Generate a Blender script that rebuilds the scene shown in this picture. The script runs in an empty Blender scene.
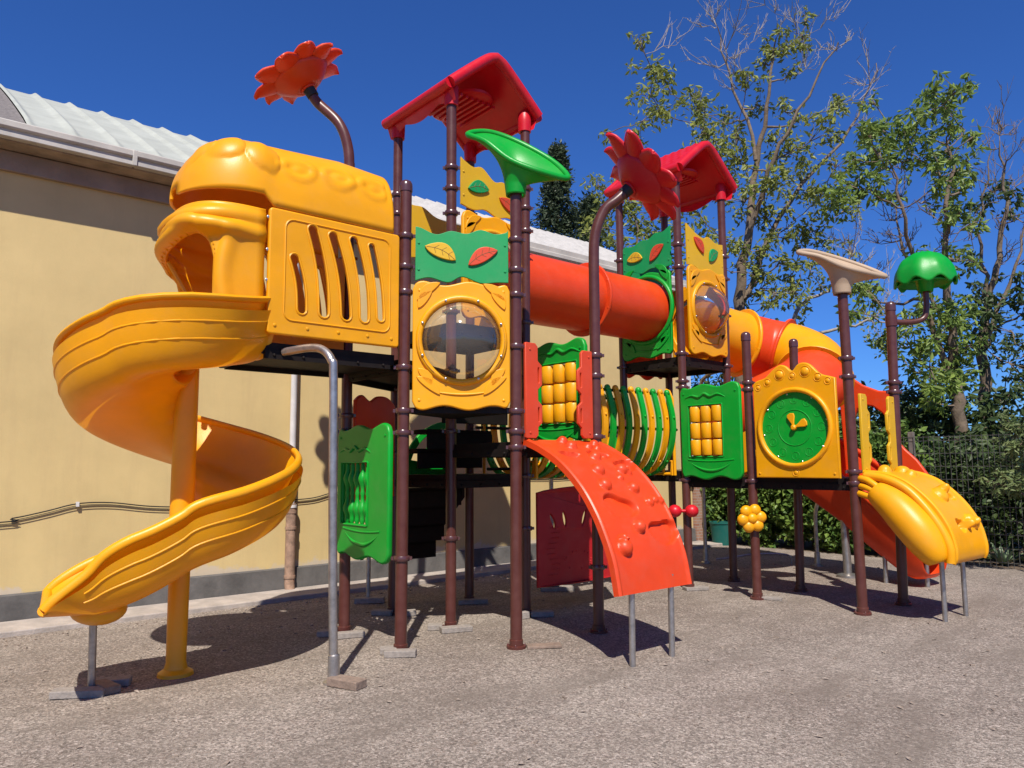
import bpy, bmesh, math, random
from mathutils import Vector, Matrix, noise
import numpy as np
R=math.radians; PI=math.pi
random.seed(7); rng=np.random.default_rng(7)
scene=bpy.context.scene; COL=scene.collection
V=lambda *a: Vector(a)

# ------------------------------------------------------------------ camera
F=754.2; PITCH=6.134; ROLL=-0.387; CAM=V(-4.374,-6.071,1.564); HEAD=49.47
cd=bpy.data.cameras.new('camera'); cam=bpy.data.objects.new('camera',cd); COL.objects.link(cam)
cd.sensor_width=36; cd.lens=F/1024*36; cd.clip_start=.05; cd.clip_end=3000
CM=Matrix.Rotation(R(HEAD-90),3,'Z')@Matrix.Rotation(R(90+PITCH),3,'X')@Matrix.Rotation(R(ROLL),3,'Z')
cam.matrix_world=Matrix.Translation(CAM)@CM.to_4x4(); scene.camera=cam
def far(px,py,depth):
    """point seen at a pixel, at a given distance in front of the viewer (used for distant trees)"""
    d=CM@V((px-512)/F,-(py-384)/F,-1.0); return CAM+d*depth
RGT=V(math.sin(R(HEAD)),-math.cos(R(HEAD)),0); FWD=V(math.cos(R(HEAD)),math.sin(R(HEAD)),0)

# ------------------------------------------------------------------ world, sun
AZ=50.0; EL=52.0
w=bpy.data.worlds.new('World'); scene.world=w; w.use_nodes=True
nt=w.node_tree; bg=nt.nodes['Background']; sky=nt.nodes.new('ShaderNodeTexSky')
sky.sky_type='NISHITA'; sky.sun_disc=False; sky.sun_elevation=R(EL)
sunpos=V(-math.cos(R(AZ)),-math.sin(R(AZ)),0)
sky.sun_rotation=math.atan2(sunpos.x,sunpos.y); sky.air_density=1.0; sky.dust_density=0.15; sky.ozone_density=5.0; sky.altitude=300
tm=nt.nodes.new('ShaderNodeMix'); tm.data_type='RGBA'; tm.blend_type='MULTIPLY'; tm.inputs[0].default_value=1; tm.inputs[7].default_value=(.43,.82,1.52,1)
nt.links.new(sky.outputs[0],tm.inputs[6]); nt.links.new(tm.outputs[2],bg.inputs[0]); bg.inputs[1].default_value=.060
sd=bpy.data.lights.new('sun','SUN'); sd.energy=4.7; sd.angle=R(.53); sd.color=(1,.94,.85)
sun=bpy.data.objects.new('sun',sd); COL.objects.link(sun)
tr=V(math.cos(R(AZ))*math.cos(R(EL)),math.sin(R(AZ))*math.cos(R(EL)),-math.sin(R(EL)))
sun.rotation_euler=tr.to_track_quat('-Z','Y').to_euler(); sun.location=(-8,-10,15)
scene.view_settings.view_transform='Standard'; scene.view_settings.look='None'
scene.view_settings.exposure=.48; scene.view_settings.gamma=1

# ------------------------------------------------------------------ materials
def mat(name,col,rough=.5,metal=0,bump=0,bscale=40,var=0,vscale=3,spec=.5,coat=0,col2=None,detail=4):
    m=bpy.data.materials.new(name); m.use_nodes=True; t=m.node_tree; p=t.nodes['Principled BSDF']
    p.inputs['Base Color'].default_value=(*col,1); p.inputs['Roughness'].default_value=rough
    p.inputs['Metallic'].default_value=metal; p.inputs['Specular IOR Level'].default_value=spec
    p.inputs['Coat Weight'].default_value=coat
    tc=t.nodes.new('ShaderNodeTexCoord')
    if var or col2:
        n=t.nodes.new('ShaderNodeTexNoise'); n.inputs['Scale'].default_value=vscale; n.inputs['Detail'].default_value=detail+2
        n.inputs['Roughness'].default_value=.65
        t.links.new(tc.outputs['Object'],n.inputs['Vector'])
        mx=t.nodes.new('ShaderNodeMix'); mx.data_type='RGBA'
        c2=col2 if col2 else tuple(c*(1-var) for c in col); c1=col if col2 else tuple(min(1,c*(1+var*.5)) for c in col)
        mx.inputs[6].default_value=(*c1,1); mx.inputs[7].default_value=(*c2,1)
        mr=t.nodes.new('ShaderNodeMapRange'); mr.inputs[1].default_value=.35; mr.inputs[2].default_value=.68
        t.links.new(n.outputs[0],mr.inputs[0]); t.links.new(mr.outputs[0],mx.inputs[0]); t.links.new(mx.outputs[2],p.inputs['Base Color'])
        r=t.nodes.new('ShaderNodeMapRange'); r.inputs[3].default_value=max(.05,rough-.07); r.inputs[4].default_value=min(1,rough+.12)
        t.links.new(n.outputs[0],r.inputs[0]); t.links.new(r.outputs[0],p.inputs['Roughness'])
    if bump:
        n=t.nodes.new('ShaderNodeTexNoise'); n.inputs['Scale'].default_value=bscale; n.inputs['Detail'].default_value=detail
        t.links.new(tc.outputs['Object'],n.inputs['Vector'])
        b=t.nodes.new('ShaderNodeBump'); b.inputs['Strength'].default_value=bump; b.inputs['Distance'].default_value=.01
        t.links.new(n.outputs[0],b.inputs['Height']); t.links.new(b.outputs[0],p.inputs['Normal'])
    return m
def plastic(name,col,rough=.36,var=.10):
    m=mat(name,col,rough,bump=.10,bscale=130,var=var,vscale=2.3,spec=.45); t=m.node_tree; p=t.nodes['Principled BSDF']; o=t.nodes['Material Output']
    # thin uneven film of dust and sun fading
    tc=t.nodes.new('ShaderNodeTexCoord'); nz=t.nodes.new('ShaderNodeTexNoise'); nz.inputs['Scale'].default_value=5.5; nz.inputs['Detail'].default_value=9; nz.inputs['Roughness'].default_value=.72
    t.links.new(tc.outputs['Object'],nz.inputs['Vector']); mr=t.nodes.new('ShaderNodeMapRange'); mr.inputs[1].default_value=.48; mr.inputs[2].default_value=.78; mr.inputs[4].default_value=.09; t.links.new(nz.outputs[0],mr.inputs[0])
    mx=t.nodes.new('ShaderNodeMix'); mx.data_type='RGBA'; src=p.inputs['Base Color'].links[0].from_socket; t.links.new(src,mx.inputs[6]); mx.inputs[7].default_value=(.42,.34,.26,1); t.links.new(mr.outputs[0],mx.inputs[0]); t.links.new(mx.outputs[2],p.inputs['Base Color'])
    tl=t.nodes.new('ShaderNodeBsdfTranslucent'); tl.inputs[0].default_value=(*[min(1,c*1.15) for c in col],1)
    ms=t.nodes.new('ShaderNodeMixShader'); ms.inputs[0].default_value=.20
    t.links.new(p.outputs[0],ms.inputs[1]); t.links.new(tl.outputs[0],ms.inputs[2]); t.links.new(ms.outputs[0],o.inputs[0]); return m
Y =plastic('yellow_moulded_plastic',(.88,.395,.003))
YF=plastic('yellow_board_plastic',(.74,.44,.014),.45)
O =plastic('orange_red_plastic',(.76,.064,.010))
RR=plastic('crimson_plastic',(.64,.010,.022))
G =plastic('green_moulded_plastic',(.002,.36,.030))
GF=plastic('green_board_plastic',(.006,.33,.09),.5)
RF=plastic('red_board_plastic',(.72,.070,.022),.45)
DR=plastic('dark_red_plastic',(.52,.014,.018),.5)
BG=plastic('beige_plastic',(.50,.37,.25),.5)
MA=mat('maroon_paint',(.075,.020,.015),.32,bump=.05,bscale=90,var=.25,vscale=9,col2=(.098,.032,.024))
RING=mat('clamp_paint',(.075,.028,.028),.26,spec=.7)
BK=mat('black_coated_steel',(.010,.007,.006),.6,var=.3,vscale=12,spec=.2)
ST=mat('galvanised_steel',(.42,.40,.38),.36,metal=.85,var=.3,vscale=14,bump=.05)
BOLT=mat('bolt_steel',(.6,.6,.6),.3,metal=1)
CONC=mat('concrete_paver',(.27,.235,.205),.9,bump=.6,bscale=60,var=.25,vscale=18)
WHITE=mat('white_pvc',(.62,.60,.58),.45,var=.12,vscale=6)
RUST=mat('weathered_clay_pipe',(.30,.19,.13),.8,bump=.4,bscale=30,var=.4,vscale=12)
BROWN=mat('brown_concrete_paver',(.23,.165,.125),.9,bump=.6,bscale=60,var=.3,vscale=18)
BLACK=mat('black_rubber',(.012,.012,.012),.6)
TEAL=plastic('teal_plastic',(.008,.12,.10),.5)
VEIN=mat('leaf_groove',(.16,.07,.02),.6)

def glassmat():
    m=bpy.data.materials.new('clear_bubble_plastic'); m.use_nodes=True; t=m.node_tree
    for n in list(t.nodes): t.nodes.remove(n)
    o=t.nodes.new('ShaderNodeOutputMaterial'); tr=t.nodes.new('ShaderNodeBsdfTransparent'); tr.inputs[0].default_value=(.93,.88,.84,1)
    gl=t.nodes.new('ShaderNodeBsdfGlossy'); gl.inputs['Roughness'].default_value=.06; gl.inputs[0].default_value=(1,1,1,1)
    di=t.nodes.new('ShaderNodeBsdfDiffuse'); di.inputs[0].default_value=(.6,.55,.5,1)
    lw=t.nodes.new('ShaderNodeFresnel'); lw.inputs[0].default_value=1.65
    m1=t.nodes.new('ShaderNodeMixShader'); m2=t.nodes.new('ShaderNodeMixShader'); m1.inputs[0].default_value=.08
    t.links.new(tr.outputs[0],m1.inputs[1]); t.links.new(di.outputs[0],m1.inputs[2])
    t.links.new(lw.outputs[0],m2.inputs[0]); t.links.new(m1.outputs[0],m2.inputs[1]); t.links.new(gl.outputs[0],m2.inputs[2])
    t.links.new(m2.outputs[0],o.inputs[0]); return m
GLASS=glassmat()

def leafmat(name,c1,c2,trans=.30):
    m=bpy.data.materials.new(name); m.use_nodes=True; t=m.node_tree; p=t.nodes['Principled BSDF']; o=t.nodes['Material Output']
    g=t.nodes.new('ShaderNodeNewGeometry'); mx=t.nodes.new('ShaderNodeMix'); mx.data_type='RGBA'
    mx.inputs[6].default_value=(*c1,1); mx.inputs[7].default_value=(*c2,1)
    t.links.new(g.outputs['Random Per Island'],mx.inputs[0]); t.links.new(mx.outputs[2],p.inputs['Base Color'])
    p.inputs['Roughness'].default_value=.5; p.inputs['Specular IOR Level'].default_value=.35
    tl=t.nodes.new('ShaderNodeBsdfTranslucent'); t.links.new(mx.outputs[2],tl.inputs[0])
    ms=t.nodes.new('ShaderNodeMixShader'); ms.inputs[0].default_value=trans
    t.links.new(p.outputs[0],ms.inputs[1]); t.links.new(tl.outputs[0],ms.inputs[2]); t.links.new(ms.outputs[0],o.inputs[0]); return m
LF1=leafmat('walnut_leaves',(.33,.35,.075),(.16,.20,.045),.4)
LF2=leafmat('bright_leaves',(.27,.36,.070),(.11,.18,.04),.4)
LFD=leafmat('dark_leaves',(.035,.065,.022),(.085,.12,.035),.25)
LFC=leafmat('conifer_needles',(.030,.050,.025),(.070,.095,.045),.2)
LFH=leafmat('hedge_leaves',(.17,.25,.045),(.05,.11,.022),.25)
LFP=leafmat('pine_leaves',(.22,.26,.10),(.12,.17,.06),.3)
BARK=mat('tree_bark',(.17,.125,.085),.9,bump=.8,bscale=25,var=.35,vscale=8)
BARKG=mat('pale_twig_bark',(.30,.26,.22),.9,var=.3,vscale=8)

def groundmat():
    m=bpy.data.materials.new('coarse_play_surface'); m.use_nodes=True; t=m.node_tree; p=t.nodes['Principled BSDF']; L=t.links.new
    tc=t.nodes.new('ShaderNodeTexCoord')
    def noi(s,d=4,r=.6):
        n=t.nodes.new('ShaderNodeTexNoise'); n.inputs['Scale'].default_value=s; n.inputs['Detail'].default_value=d; n.inputs['Roughness'].default_value=r
        L(tc.outputs['Object'],n.inputs['Vector']); return n
    def mix(a,b,f):
        x=t.nodes.new('ShaderNodeMix'); x.data_type='RGBA'
        for i,s in ((6,a),(7,b)):
            if isinstance(s,tuple): x.inputs[i].default_value=(*s,1)
            else: L(s,x.inputs[i])
        if isinstance(f,float): x.inputs[0].default_value=f
        else: L(f,x.inputs[0])
        return x.outputs[2]
    def rng_(o,a,b,c=0,d=1):
        r=t.nodes.new('ShaderNodeMapRange'); r.inputs[1].default_value=a; r.inputs[2].default_value=b; r.inputs[3].default_value=c; r.inputs[4].default_value=d; L(o,r.inputs[0]); return r.outputs[0]
    v=t.nodes.new('ShaderNodeTexVoronoi'); v.inputs['Scale'].default_value=150; L(tc.outputs['Object'],v.inputs['Vector'])
    stone=t.nodes.new('ShaderNodeSeparateColor'); L(v.outputs['Color'],stone.inputs[0])
    base=mix((.330,.284,.236),(.205,.170,.140),rng_(noi(.55,5,.6).outputs[0],.38,.64))
    base=mix(base,(.40,.34,.29),rng_(noi(2.2,5,.7).outputs[0],.52,.72,0,.6))
    base=mix(base,(.17,.13,.105),rng_(noi(5.5,6,.75).outputs[0],.52,.70,0,.6))
    base=mix(base,(.14,.105,.09),rng_(stone.outputs[0],.82,.85,0,.55))
    base=mix(base,(.50,.44,.39),rng_(stone.outputs[1],.84,.87,0,.55))
    dk=rng_(v.outputs['Distance'],.40,.65,0,.4); base=mix(base,(.12,.09,.075),dk)
    v2=t.nodes.new('ShaderNodeTexVoronoi'); v2.inputs['Scale'].default_value=70; L(tc.outputs['Object'],v2.inputs['Vector'])
    s2=t.nodes.new('ShaderNodeSeparateColor'); L(v2.outputs['Color'],s2.inputs[0])
    base=mix(base,(.15,.11,.09),rng_(s2.outputs[0],.88,.90,0,.45)); base=mix(base,(.45,.38,.33),rng_(s2.outputs[2],.90,.92,0,.4))
    mu=t.nodes.new('ShaderNodeMix'); mu.data_type='RGBA'; mu.blend_type='MULTIPLY'; mu.inputs[0].default_value=1
    gr=rng_(s2.outputs[1],0,1,.56,1.38); cb=t.nodes.new('ShaderNodeCombineColor')
    for i in range(3): L(gr,cb.inputs[i])
    L(base,mu.inputs[6]); L(cb.outputs[0],mu.inputs[7])
    # long faint worn streaks
    mp=t.nodes.new('ShaderNodeMapping'); mp.inputs['Scale'].default_value=(.9,2.6,1); mp.inputs['Rotation'].default_value=(0,0,R(-35)); L(tc.outputs['Object'],mp.inputs[0])
    ns=t.nodes.new('ShaderNodeTexNoise'); ns.inputs['Scale'].default_value=.75; ns.inputs['Detail'].default_value=6; ns.inputs['Roughness'].default_value=.7; L(mp.outputs[0],ns.inputs['Vector'])
    base=mix(mu.outputs[2],(.165,.135,.110),rng_(ns.outputs[0],.47,.68,0,.75))
    L(base,p.inputs['Base Color']); p.inputs['Roughness'].default_value=.95; p.inputs['Specular IOR Level'].default_value=.2
    b=t.nodes.new('ShaderNodeBump'); b.inputs['Strength'].default_value=.55; b.inputs['Distance'].default_value=.006; b.invert=True
    L(v.outputs['Distance'],b.inputs['Height'])
    b2=t.nodes.new('ShaderNodeBump'); b2.inputs['Strength'].default_value=.35; b2.inputs['Distance'].default_value=.03
    L(noi(14,6,.7).outputs[0],b2.inputs['Height']); L(b.outputs[0],b2.inputs['Normal']); L(b2.outputs[0],p.inputs['Normal'])
    return m
GROUND=groundmat()
SOIL=mat('brown_soil',(.17,.12,.08),.95,bump=.8,bscale=20,var=.4,vscale=3)
STRIP=mat('pale_concrete_strip',(.37,.32,.28),.92,bump=.5,bscale=50,var=.28,vscale=4)
SKIRT=mat('grey_bitumen_render',(.105,.098,.092),.85,bump=.4,bscale=25,var=.35,vscale=3)
def wallmat():
    m=mat('cream_render',(.57,.43,.195),.9,bump=.10,bscale=45,var=.10,vscale=1.1); t=m.node_tree; L=t.links.new; p=t.nodes['Principled BSDF']
    src=p.inputs['Base Color'].links[0].from_socket
    tc=t.nodes.new('ShaderNodeTexCoord'); sp=t.nodes.new('ShaderNodeSeparateXYZ'); L(tc.outputs['Object'],sp.inputs[0])
    n=t.nodes.new('ShaderNodeTexNoise'); n.inputs['Scale'].default_value=2.2; n.inputs['Detail'].default_value=7; n.inputs['Roughness'].default_value=.7; L(tc.outputs['Object'],n.inputs[0])
    # efflorescence near the foot: height + noise
    ad=t.nodes.new('ShaderNodeMath'); ad.operation='MULTIPLY_ADD'; ad.inputs[1].default_value=-.62; L(n.outputs[0],ad.inputs[0]); L(sp.outputs[2],ad.inputs[2])
    mr=t.nodes.new('ShaderNodeMapRange'); mr.inputs[1].default_value=.02; mr.inputs[2].default_value=.07; mr.inputs[3].default_value=.75; mr.inputs[4].default_value=0; L(ad.outputs[0],mr.inputs[0])
    mx=t.nodes.new('ShaderNodeMix'); mx.data_type='RGBA'; L(src,mx.inputs[6]); mx.inputs[7].default_value=(.50,.43,.35,1); L(mr.outputs[0],mx.inputs[0])
    mp=t.nodes.new('ShaderNodeMapping'); mp.inputs['Scale'].default_value=(2.2,2.2,.22); L(tc.outputs['Object'],mp.inputs[0])
    n2=t.nodes.new('ShaderNodeTexNoise'); n2.inputs['Scale'].default_value=1.6; n2.inputs['Detail'].default_value=8; n2.inputs['Roughness'].default_value=.75; L(mp.outputs[0],n2.inputs[0])
    r2=t.nodes.new('ShaderNodeMapRange'); r2.inputs[1].default_value=.5; r2.inputs[2].default_value=.75; r2.inputs[3].default_value=0; r2.inputs[4].default_value=.30; L(n2.outputs[0],r2.inputs[0])
    m3=t.nodes.new('ShaderNodeMix'); m3.data_type='RGBA'; L(mx.outputs[2],m3.inputs[6]); m3.inputs[7].default_value=(.40,.28,.14,1); L(r2.outputs[0],m3.inputs[0])
    L(m3.outputs[2],p.inputs['Base Color']); return m
WALL=wallmat()
EAVE=mat('painted_eave_board',(.29,.215,.155),.8,bump=.3,bscale=30,var=.18,vscale=3)
SOFF=mat('stained_soffit',(.32,.24,.17),.9,bump=.4,bscale=20,var=.35,vscale=4)
GUT=mat('weathered_white_gutter',(.43,.40,.355),.6,bump=.15,bscale=25,var=.2,vscale=3)
ROOFM=mat('weathered_fibre_roof_sheet',(.40,.38,.355),.9,bump=.1,bscale=30,var=.15,vscale=5)
SKYL=mat('translucent_roof_sheet',(.40,.41,.35),.5,bump=.1,bscale=20,var=.15,vscale=3)
SLATE=mat('mineral_felt',(.17,.15,.14),.95,bump=.9,bscale=70,var=.4,vscale=30)
WIRE=mat('fence_wire',(.13,.13,.12),.5,metal=.5)
FPOST=mat('weathered_fence_post',(.16,.13,.11),.8,var=.3,vscale=8)
def brickmat():
    m=bpy.data.materials.new('red_brick'); m.use_nodes=True; t=m.node_tree; p=t.nodes['Principled BSDF']
    tc=t.nodes.new('ShaderNodeTexCoord'); mp=t.nodes.new('ShaderNodeMapping'); mp.inputs['Rotation'].default_value=(R(90),0,0)
    b=t.nodes.new('ShaderNodeTexBrick'); b.inputs['Color1'].default_value=(.26,.12,.08,1); b.inputs['Color2'].default_value=(.33,.19,.13,1); b.inputs['Mortar'].default_value=(.33,.3,.27,1); b.inputs['Scale'].default_value=4.5
    t.links.new(tc.outputs['Object'],mp.inputs[0]); t.links.new(mp.outputs[0],b.inputs[0]); t.links.new(b.outputs[0],p.inputs['Base Color']); p.inputs['Roughness'].default_value=.9
    return m
BRICK=brickmat()

# ------------------------------------------------------------------ mesh builder
class M:
    def __init__(s): s.v=[]; s.f=[]; s.m=[]; s.cm=0
    def add(s,vs,fs,fr=None):
        n=len(s.v)
        for p in vs:
            p=Vector(p)
            if fr: p=fr(p)
            s.v.append(p)
        for f in fs: s.f.append([i+n for i in f]); s.m.append(s.cm)
    def box(s,c,d,fr=None,rz=0,rot=None):
        c=Vector(c); h=Vector(d)/2; mt=rot or Matrix.Rotation(rz,3,'Z')
        vs=[c+mt@V(x*h.x,y*h.y,z*h.z) for x in(-1,1) for y in(-1,1) for z in(-1,1)]
        s.add(vs,[(0,1,3,2),(4,6,7,5),(0,4,5,1),(2,3,7,6),(0,2,6,4),(1,5,7,3)],fr)
    def tube(s,pts,r,seg=12,caps=True,fr=None,closed=False,sq=1.0,up=None):
        pts=[Vector(p) for p in pts]; n=len(pts); rs=r if hasattr(r,'__len__') else [r]*n
        T=[]
        for i in range(n):
            a=pts[(i-1)%n] if (closed or i>0) else pts[0]; b=pts[(i+1)%n] if (closed or i<n-1) else pts[-1]
            T.append((b-a).normalized())
        nrm=Vector(up) if up else (V(0,0,1) if abs(T[0].z)<.9 else V(1,0,0))
        nrm=(nrm-T[0]*nrm.dot(T[0])).normalized(); vs=[];
        for i in range(n):
            nrm=(nrm-T[i]*nrm.dot(T[i]));nrm=nrm.normalized() if nrm.length>1e-6 else T[i].orthogonal().normalized(); bi=T[i].cross(nrm)
            for k in range(seg):
                a=2*PI*k/seg; vs.append(pts[i]+(nrm*math.cos(a)*sq+bi*math.sin(a))*rs[i])
        fs=[]; m=n if closed else n-1
        for i in range(m):
            j=(i+1)%n
            for k in range(seg): fs.append((i*seg+k,i*seg+(k+1)%seg,j*seg+(k+1)%seg,j*seg+k))
        if caps and not closed: fs.append(tuple(range(seg-1,-1,-1))); fs.append(tuple((n-1)*seg+k for k in range(seg)))
        s.add(vs,fs,fr)
    def rev(s,prof,seg=24,fr=None,o=(0,0,0),axis='z'):
        vs=[];fs=[];o=Vector(o)
        for r,z in prof:
            for k in range(seg):
                a=2*PI*k/seg; p=V(r*math.cos(a),r*math.sin(a),z); vs.append(o+p)
        for i in range(len(prof)-1):
            for k in range(seg): fs.append((i*seg+k,i*seg+(k+1)%seg,(i+1)*seg+(k+1)%seg,(i+1)*seg+k))
        fs.append(tuple(range(seg-1,-1,-1))); fs.append(tuple((len(prof)-1)*seg+k for k in range(seg)))
        s.add(vs,fs,fr)
    def grid(s,fn,nu,nv,mask=None,fr=None,cu=False):
        vs=[fn(i/(nu-(0 if cu else 1)),j/(nv-1)) for j in range(nv) for i in range(nu)]
        fs=[]
        for j in range(nv-1):
            for i in range(nu if cu else nu-1):
                i2=(i+1)%nu
                if mask and not mask((i+.5)/(nu-1),(j+.5)/(nv-1)): continue
                fs.append((j*nu+i,j*nu+i2,(j+1)*nu+i2,(j+1)*nu+i))
        s.add(vs,fs,fr)
    def ball(s,c,r,fr=None,sc=(1,1,1),seg=14,rings=8):
        prof=[(max(1e-4,math.sin(PI*i/rings)),-math.cos(PI*i/rings)) for i in range(rings+1)]
        vs=[];fs=[];c=Vector(c)
        for a,z in prof:
            for k in range(seg):
                t=2*PI*k/seg; vs.append(c+V(a*math.cos(t)*sc[0],a*math.sin(t)*sc[1],z*sc[2])*r)
        for i in range(rings):
            for k in range(seg): fs.append((i*seg+k,i*seg+(k+1)%seg,(i+1)*seg+(k+1)%seg,(i+1)*seg+k))
        s.add(vs,fs,fr)
    def build(s,name,mats,parent=None,smooth=38,solid=0,bevel=0,subs=0,off=-1):
        me=bpy.data.meshes.new(name); me.from_pydata([tuple(p) for p in s.v],[],s.f)
        mats=mats if isinstance(mats,(list,tuple)) else [mats]
        for m in mats: me.materials.append(m)
        if len(mats)>1: me.polygons.foreach_set('material_index',s.m)
        me.validate(); me.update()
        if smooth:
            me.shade_smooth(); me.set_sharp_from_angle(angle=R(smooth))
        o=bpy.data.objects.new(name,me); COL.objects.link(o)
        if parent: o.parent=parent
        if subs: q=o.modifiers.new('s','SUBSURF'); q.levels=subs; q.render_levels=subs
        if solid: q=o.modifiers.new('so','SOLIDIFY'); q.thickness=solid; q.offset=off
        if bevel: q=o.modifiers.new('b','BEVEL'); q.width=bevel; q.segments=2; q.limit_method='ANGLE'; q.angle_limit=R(40)
        return o
def frame(o,u,n):
    o=Vector(o);u=Vector(u).normalized();n=Vector(n).normalized(); v=n.cross(u)
    return lambda p: o+u*p.x+v*p.y+n*p.z
FA=lambda a,b,z=0: frame((a,b,z),(0,-1,0),(-1,0,0))   # panel facing -x ; x runs towards -y
FB=lambda a,b,z=0: frame((a,b,z),(1,0,0),(0,-1,0))    # panel facing -y ; x runs towards +x
def curve_panel(polys,t,bev=.008,res=2):
    """outline + holes, extruded with rounded edges -> (verts, faces) in panel space, back at z=0"""
    cu=bpy.data.curves.new('c','CURVE'); cu.dimensions='2D'; cu.fill_mode='BOTH'; cu.extrude=max(1e-4,t/2-bev); cu.bevel_depth=bev; cu.bevel_resolution=res; cu.offset=-bev
    for pl in polys:
        sp=cu.splines.new('POLY'); sp.points.add(len(pl)-1); sp.use_cyclic_u=True
        for i,p in enumerate(pl): sp.points[i].co=(p[0],p[1],0,1)
    ob=bpy.data.objects.new('c',cu); COL.objects.link(ob); dg=bpy.context.evaluated_depsgraph_get(); dg.update()
    me=bpy.data.meshes.new_from_object(ob.evaluated_get(dg)); 
    vs=[V(v.co.x,v.co.y,v.co.z+t/2) for v in me.vertices]; fs=[tuple(p.vertices) for p in me.polygons]
    bpy.data.objects.remove(ob); bpy.data.curves.remove(cu); bpy.data.meshes.remove(me); return vs,fs
def rrect(x0,y0,x1,y1,r,n=5):
    out=[]
    for cx,cy,a in ((x1-r,y0+r,-90),(x1-r,y1-r,0),(x0+r,y1-r,90),(x0+r,y0+r,180)):
        for i in range(n+1): t=R(a+90*i/n); out.append((cx+r*math.cos(t),cy+r*math.sin(t)))
    return out
def circ(cx,cy,r,n=40,ry=None): return [(cx+r*math.cos(2*PI*i/n),cy+(ry or r)*math.sin(2*PI*i/n)) for i in range(n)]
def smoothpoly(pts,n=6,closed=True):
    out=[];N=len(pts)
    for i in range(N if closed else N-1):
        p0,p1,p2,p3=[Vector(pts[(i+k)%N] if closed else pts[min(max(i+k,0),N-1)]) for k in (-1,0,1,2)]
        for j in range(n):
            t=j/n; out.append(tuple(.5*((2*p1)+(p2-p0)*t+(2*p0-5*p1+4*p2-p3)*t*t+(3*p1-p0-3*p2+p3)*t**3)))
    if not closed: out.append(tuple(pts[-1]))
    return out
def spl(pts,n=8): return [Vector(p) for p in smoothpoly([Vector(p) for p in pts],n,False)]
def wavy(w,h,top=.03,bot=.03,k=2,ph=0,r=.05,n=36,x0=0,y0=0):
    """panel outline with a wavy top and bottom edge and rounded corners"""
    pts=[]
    def edge(y,amp,rev,sgn):
        L=[]
        for i in range(n+1):
            t=i/n; x=t*w; c=min(x,w-x); d=0 if c>=r else r-math.sqrt(max(0,r*r-(r-c)**2))
            L.append((x0+x,y0+y+sgn*(amp*math.sin(2*PI*k*t+ph)*min(1,c/(r*1.5))-d)))
        return L[::-1] if rev else L
    return edge(0,bot,False,-1)+edge(h,top,True,1)

def prop(o,label=None,cat=None,group=None,kind=None):
    if label:o['label']=label
    if cat:o['category']=cat
    if group:o['group']=group
    if kind:o['kind']=kind
    return o
def empty(name,loc=(0,0,0)):
    o=bpy.data.objects.new(name,None); o.location=loc; o.empty_display_size=.2; COL.objects.link(o); return o

# ================================================================== THE PLAY STRUCTURE
S=empty('playground_structure')
prop(S,'large multicoloured climbing and slide structure on maroon posts beside the cream wall','play structure')
def bolts(m,pts,fr,r=.011,h=.008):
    for x,y in pts: m.rev([(r,0),(r,h*.6),(r*.6,h)],8,fr=lambda p,x=x,y=y:fr(V(p.x+x,p.y+y,p.z)))

# ---- posts
PR=.052
def post(base,top,rings,cap=True,path=None,blackfrom=None,tint=None):
    base=Vector((*base,0)) if len(base)==2 else Vector(base); top=Vector(top)
    m=M(); pts=path or [base,top]
    m.tube(pts,PR,20)
    o=m.build('post',MA,S)
    m=M(); m.rev([(.085,0),(.085,.02),(.060,.026),(.060,.07),(.053,.075)],20,o=base+V(0,0,.0))
    for k in range(4): a=R(45+90*k); m.rev([(.009,0),(.009,.035),(.005,.04)],8,o=base+V(math.cos(a)*.072,math.sin(a)*.072,.0))
    m.build('base_flange',MA,o)
    d=(top-base)
    for z in rings:
        t=z/ d.z if not path else None
        c=base+d*(z/d.z) if not path else base.lerp(Vector(path[1]),z/Vector(path[1]).z)
        m=M(); h=.019
        h=.022; m.rev([(.0525,-h),(.065,-h),(.071,-h*.4),(.071,h*.4),(.065,h),(.0525,h)],20,o=c)
        a=R(AZ+180+35)
        for s_ in (1,-1):
            q=c+V(math.cos(R(-40)),math.sin(R(-40)),0)*s_*.074
            m.box(q,(.03,.018,.03),rz=R(-40)); 
        m.build('clamp_ring',RING,o)
    if cap:
        m=M(); m.rev([(.0575,-.05),(.0575,0),(.055,.025),(.044,.045),(.022,.057),(.001,.06)],20,o=top); m.build('post_cap',RING,o)
    return o
UPP=[3.22,3.58]
P1=(-.85,.50);P2=(-.84,-.47);P3=(.02,0);P4=(1.02,1.02);P5=(-.01,-1.0);P6=(.97,-.02);P7=(.96,-1.06);P14=(0,1.02)
P8=(3.57,-.17);P9=(4.57,-.15);P10=(3.6,-1.10);P11=(4.46,-1.16);P12=(3.6,-2.32);P13=(4.44,-2.38);P15=(3.58,.83);P17=(4.56,.82)
post(P2,(-.84+.01,-.48,4.06),[3.60,3.32,3.09,2.04+.0,1.85,.78,2.42])
post(P5,(.01,-1.015,4.06),[3.60,3.32,3.09,2.62,2.04,1.86,1.72])
post(P3,(.01,-.01,5.36),[4.60,4.38,4.12,3.1,2.5,1.9,.86])
post(P6,(1.0,-.04,5.36),[4.60,4.38,4.12,3.1,2.5,1.95,1.45,.9])
post(P14,(.01,1.02,5.36),[4.60,4.38,3.1,2.4,1.7])
post(P4,(1.04,1.02,5.36),[4.60,3.1,2.4,1.7])
f1c=V(-1.235,.83,5.46); f1n=V(-.46,.26,.82).normalized()
post(P1,(-.87,.51,4.5),[3.6,2.56,2.05,1.9,.8],cap=False,path=spl([(-.85,.5,0),(-.868,.509,4.2),(-.87,.51,4.45),(-.885,.52,4.74),(-.96,.58,5.0),f1c-f1n*.26,f1c-f1n*.08],8)[0::1])
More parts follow.
